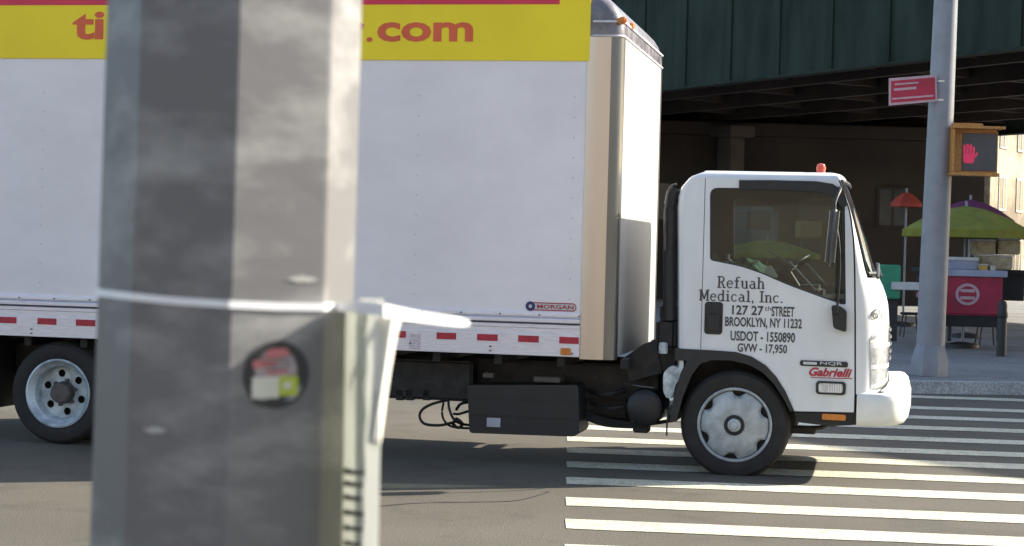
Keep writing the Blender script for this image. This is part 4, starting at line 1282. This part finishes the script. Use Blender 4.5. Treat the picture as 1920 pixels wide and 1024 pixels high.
# pedestrian signal
ps = empty('pedestrian_signal', atS(1820, 285)); tag(ps, 'yellow crossing signal showing a red hand beside the far grey pole', 'signal')
inv = Matrix.Translation(-ps.location)
m_amber = mat('signal yellow', (.48, .22, .05), .5, 0, .2, 20)
a = atS(1776, 329); b = atS(1868, 245)
bm = bmesh.new(); box(bm, a.x, b.x, S2 - .12, S2 + .12, a.z, b.z, .02); o2 = link('housing', bm, m_amber, ps, 30); o2.matrix_parent_inverse = inv
bm = bmesh.new(); box(bm, a.x + .15, b.x - .02, S2 - .135, S2 - .121, a.z + .06, b.z - .05, .004); o2 = link('face', bm, mat('signal face', (.06, .065, .08), .3), ps); o2.matrix_parent_inverse = inv
bm = bmesh.new()
box(bm, a.x - .02, b.x + .03, S2 - .34, S2 - .122, b.z - .005, b.z + .03, .004); box(bm, a.x - .03, b.x - .02, S2 - .30, S2 - .122, a.z - .01, a.z + .03, .004)
box(bm, a.x - .015, a.x + .015, S2 - .30, S2 - .122, a.z + .031, b.z - .006, .004)
c1 = atS(1762, 241); c2 = atS(1840, 236); box(bm, c1.x, c2.x, S2 - .10, S2 + .0, b.z + .033, b.z + .08, .01)
o2 = link('visor', bm, m_amber, ps, 30); o2.matrix_parent_inverse = inv
bm = bmesh.new(); hc = atS(1816, 290, -.14); k_ = S2 / F
def hp(pts): 
    f = bm.faces.new([bm.verts.new((hc.x + x * k_, hc.y, hc.z + y * k_)) for x, y in pts]); f.normal_update()
    if f.normal.y > 0: f.normal_flip()
hp(round_poly([(-9, -16), (10, -16), (12, 2), (-10, 2)], 4))
for i in range(4): hp(round_poly([(-10 + 5.7 * i, 1.5), (-5.6 + 5.7 * i, 1.5), (-5.6 + 5.7 * i, 15 + (3, 5, 4, 0)[i]), (-10 + 5.7 * i, 15 + (3, 5, 4, 0)[i])], 2))
hp([(12, -8), (18, 3), (15, 5), (11.8, 0)])
o2 = link('hand_symbol', bm, mat('lit red hand', (.35, .03, .07), .5, emit=(.9, .04, .14), es=.15), ps); o2.matrix_parent_inverse = inv
bm = bmesh.new(); d1_ = atS(1750, 262); d2_ = atS(1780, 262); tube(bm, [d1_, d2_], .03, 8); d1_ = atS(1748, 315); d2_ = atS(1780, 315); tube(bm, [d1_, d2_], .03, 8)
o2 = link('bracket', bm, m_black, ps, 40); o2.matrix_parent_inverse = inv

# ================================================================== STALLS UNDER THE HIGHWAY
def umbrella(px, pyt, pyb, wpx, Y, m, label, n=8, rz=.2):
    top = AT(px, pyt, Y); bot = AT(px, pyb, Y); r = wpx / 2 / F * Y; h = top.z - bot.z
    root = empty('market_umbrella', (top.x, Y, .15), rz); tag(root, label, 'umbrella', 'market umbrellas behind the crossing')
    bm = bmesh.new(); hz = top.z - .15
    prof = [(0, hz), (r * .3, hz - h * .12), (r * .65, hz - h * .42), (r, hz - h * .85), (r * 1.0, hz - h * 1.12)]
    lathe_z(bm, prof, 0, 0, n); link('canopy', bm, m, root)
    bm = bmesh.new(); tube(bm, [(0, 0, 0), (0, 0, hz + .08)], .025, 8)
    for k in range(n): a = 2 * math.pi * k / n; tube(bm, [(0, 0, hz - h * .95), (r * .65 * math.cos(a), r * .65 * math.sin(a), hz - h * .5)], .01, 5)
    link('pole', bm, m_pole2, root, 40)
    bm = bmesh.new(); lathe_z(bm, [(0, 0), (.28, 0), (.28, .06), (.05, .1), (0, .1)], 0, 0, 12); link('base', bm, m_black, root, 40)
m_uy = mat('umbrella lime', (.20, .20, .022), .8, 0, .2, 3); m_up = mat('umbrella purple', (.16, .03, .09), .8); m_ur = mat('umbrella red', (.45, .06, .035), .8)
umbrella(1812, 386, 440, 250, 31, m_uy, 'wide lime green market umbrella right of the far grey pole')
umbrella(1820, 374, 420, 170, 35, m_up, 'dark purple market umbrella just behind the lime green one')
umbrella(1700, 360, 385, 62, 40, m_ur, 'small red market umbrella left of the far grey pole')
umbrella(1440, 450, 480, 210, 33, m_uy, 'lime green market umbrella seen through the truck door glass')
# vendor cart with round emblem
def thing_box(name, label, cat, parts, Y, group=None):
    """parts: (child name, px0, px1, py0, py1, y front offset, depth, material, bevel)"""
    p0 = parts[0]; o = AT((p0[1] + p0[2]) / 2, p0[4], Y); r = empty(name, o); tag(r, label, cat, group)
    for nm, x0, x1, y0, y1, dy, dp, m, bv in parts:
        a = AT(x0, y1, Y + dy); b = AT(x1, y0, Y + dy); bm = bmesh.new()
        box(bm, a.x - o.x, b.x - o.x, dy, dy + dp, a.z - o.z, b.z - o.z, bv); link(nm, bm, m, r, 30)
    return r
m_rc = mat('cooler red', (.34, .012, .05), .45, 0, .2, 3); m_gw = mat('tray grey', (.32, .34, .42), .6, 0, .2, 3)
m_dks = mat('dark cloth', (.03, .03, .03), .9)  # plain near-black cloth
cart = thing_box('vendor_cart', 'red vendor cart with pale round emblem under the lime umbrella', 'cart', [
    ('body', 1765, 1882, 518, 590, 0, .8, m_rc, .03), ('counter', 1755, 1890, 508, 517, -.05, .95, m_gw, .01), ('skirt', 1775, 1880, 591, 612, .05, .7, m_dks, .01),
    ('leg', 1778, 1784, 612, 640, .1, .08, m_black, 0), ('leg', 1870, 1876, 612, 640, .1, .08, m_black, 0)], 30)
bm = bmesh.new(); c = AT(1814, 552, 29.98); o = cart.location
for r_, mi in ((.2, 1), (.15, 0)):
    f = bm.faces.new([bm.verts.new((c.x - o.x + r_ * math.cos(2 * math.pi * k / 24), c.y - o.y - (.0 if mi else .004), c.z - o.z + r_ * .9 * math.sin(2 * math.pi * k / 24))) for k in range(24)]); f.material_index = mi; f.normal_update()
    if f.normal.y > 0: f.normal_flip()
for yy in (-.06, .06): box(bm, c.x - o.x - .12, c.x - o.x + .12, c.y - o.y - .009, c.y - o.y - .005, c.z - o.z + yy - .025, c.z - o.z + yy + .025, 0, 1)
link('emblem', bm, [m_rc, m_sgw], cart)
m_tanb = mat('tan crate', (.46, .36, .20), .8, 0, .35, 4, col2=(.6, .52, .36)); m_wb = mat('white tub', (.55, .55, .54), .6)
thing_box('cooler_box', 'pale grey cooler box on the red cart counter', 'cooler', [('tub', 1776, 1834, 488, 506, 0, .4, m_gw, .02), ('lid', 1774, 1836, 483, 488, -.02, .44, m_wb, .01)], 30.2)
thing_box('produce_crate', 'tan crate upper left in the stack beside the cart', 'crate', [('slats', 1832, 1868, 452, 478, 0, .5, m_tanb, .02), ('rim', 1831, 1869, 449, 452, -.01, .5, m_wb, .005)], 30.6, 'crates stacked by the cart')
thing_box('produce_crate', 'tan crate upper right in the stack beside the cart', 'crate', [('slats', 1872, 1914, 450, 477, 0, .5, m_tanb, .02), ('rim', 1871, 1915, 447, 450, -.01, .5, m_wb, .005)], 30.6, 'crates stacked by the cart')
thing_box('produce_crate', 'tan crate under the others beside the cart', 'crate', [('slats', 1838, 1900, 480, 505, 0, .5, m_tanb, .02), ('rim', 1837, 1901, 478.4, 480, -.01, .5, m_wb, .005)], 30.6, 'crates stacked by the cart')
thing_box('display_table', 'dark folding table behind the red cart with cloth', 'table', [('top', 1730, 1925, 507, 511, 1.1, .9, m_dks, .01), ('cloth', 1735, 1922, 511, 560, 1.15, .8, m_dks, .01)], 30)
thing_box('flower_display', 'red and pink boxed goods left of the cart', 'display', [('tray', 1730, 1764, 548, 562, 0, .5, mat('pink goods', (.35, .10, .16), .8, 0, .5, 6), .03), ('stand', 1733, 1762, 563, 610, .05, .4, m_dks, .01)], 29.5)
thing_box('newspaper_box', 'green street box with a white top tray beyond the truck nose', 'box', [('body', 1652, 1690, 497, 560, 0, .4, m_green, .02), ('tray', 1672, 1726, 530, 543, -.06, .3, m_wb, .01), ('stand', 1660, 1684, 561, 640, .1, .2, m_black, .01)], 28.5)
bm = bmesh.new(); p = G(1877, 668, .15)
lathe_z(bm, [(0, 0), (.075, 0), (.075, .8), (.06, .86), (0, .88)], 0, 0, 16); lathe_z(bm, [(.08, .6), (.085, .62), (.085, .68), (.08, .7)], 0, 0, 16)
o = link('bollard', bm, m_black, None, 40); o.location = p; tag(o, 'short black bollard on the far pavement', 'bollard')
# stools
for x, lab in ((1707, 'dark stool standing left of the far grey pole'), (1850, 'dark stool standing in front of the red cart')):
    p = G(x, 632 if x < 1800 else 648, .15)
    st_ = empty('stool', p); tag(st_, lab, 'stool', 'stools near the cart')
    bm = bmesh.new(); box(bm, -.18, .18, -.18, .18, .42, .47, .015); link('seat', bm, m_dks, st_)
    for sx in (-1, 1):
        for sy in (-1, 1): bm = bmesh.new(); tube(bm, [(sx * .12, sy * .12, .42), (sx * .17, sy * .17, 0)], .015, 6); link('leg', bm, m_black, st_, 40)
# goods seen through the cab glass
thing_box('market_van', 'teal panel van parked behind the truck cab', 'van', [('body', 1290, 1462, 388, 470, 0, 1.9, mat('van teal', (.09, .13, .13), .5), .1), ('window', 1400, 1445, 398, 430, -.01, .02, m_paneD, .0), ('wheel', 1310, 1340, 470, 500, .05, .2, m_rubber, .1), ('wheel', 1410, 1440, 470, 500, .05, .2, m_rubber, .1)], 36)
thing_box('orange_crates', 'orange and tan crate seen through the truck door glass', 'crate', [('crate', 1500, 1542, 415, 446, 0, .6, mat('crate orange', (.30, .17, .07), .7), .02), ('stand', 1504, 1538, 447, 560, .05, .5, m_dks, .02)], 33)
# street grit: patched cracks and a shallow utility cover on the sunlit road
bm = bmesh.new()
m_crk = mat('road tar', (.05, .048, .045), .6)
def crack(pts, w):
    pts = [G(x, y) for x, y in pts]; pts = smooth_path(pts, 6); pv = None
    for i, p in enumerate(pts):
        d = (pts[min(i + 1, len(pts) - 1)] - pts[max(0, i - 1)]).normalized(); n = Vector((-d.y, d.x, 0)) * w * random.uniform(.5, 1.2)
        c = (bm.verts.new(p + n + Vector((0, 0, .003))), bm.verts.new(p - n + Vector((0, 0, .003))))
        if pv: bm.faces.new((pv[0], c[0], c[1], pv[1]))
        pv = c
crack([(690, 952), (780, 944), (880, 942), (960, 940), (1000, 932), (1030, 922)], .010)
link('road_crack', bm, m_crk)['kind'] = 'structure'

# unseen block added behind the camera for warm bounce light and reflections
m_far = mat('pale brick', (.50, .43, .34), .85, 0, .2, .5, bump=.2, bscale=6)
facade('bounce_block', -42, 30, -26, 12, 1.0, m_far, 'unseen pale brick block added behind the camera for warm bounce light', 0)

for px, w, h, c, lab in ((1846, 12, 10, (.55, .35, .08), 'small orange carton standing on the right of the red cart counter'), (1862, 10, 7, (.5, .5, .45), 'small white carton at the right end of the red cart counter')):
    thing_box('carton', lab, 'carton', [('body', px - w / 2, px + w / 2, 507 - h, 507, 0, .2, mat('carton', c, .7), .008), ('lid', px - w / 2 - .6, px + w / 2 + .6, 507 - h - 1.5, 507 - h, -.01, .22, m_wb, .003)], 29.98)
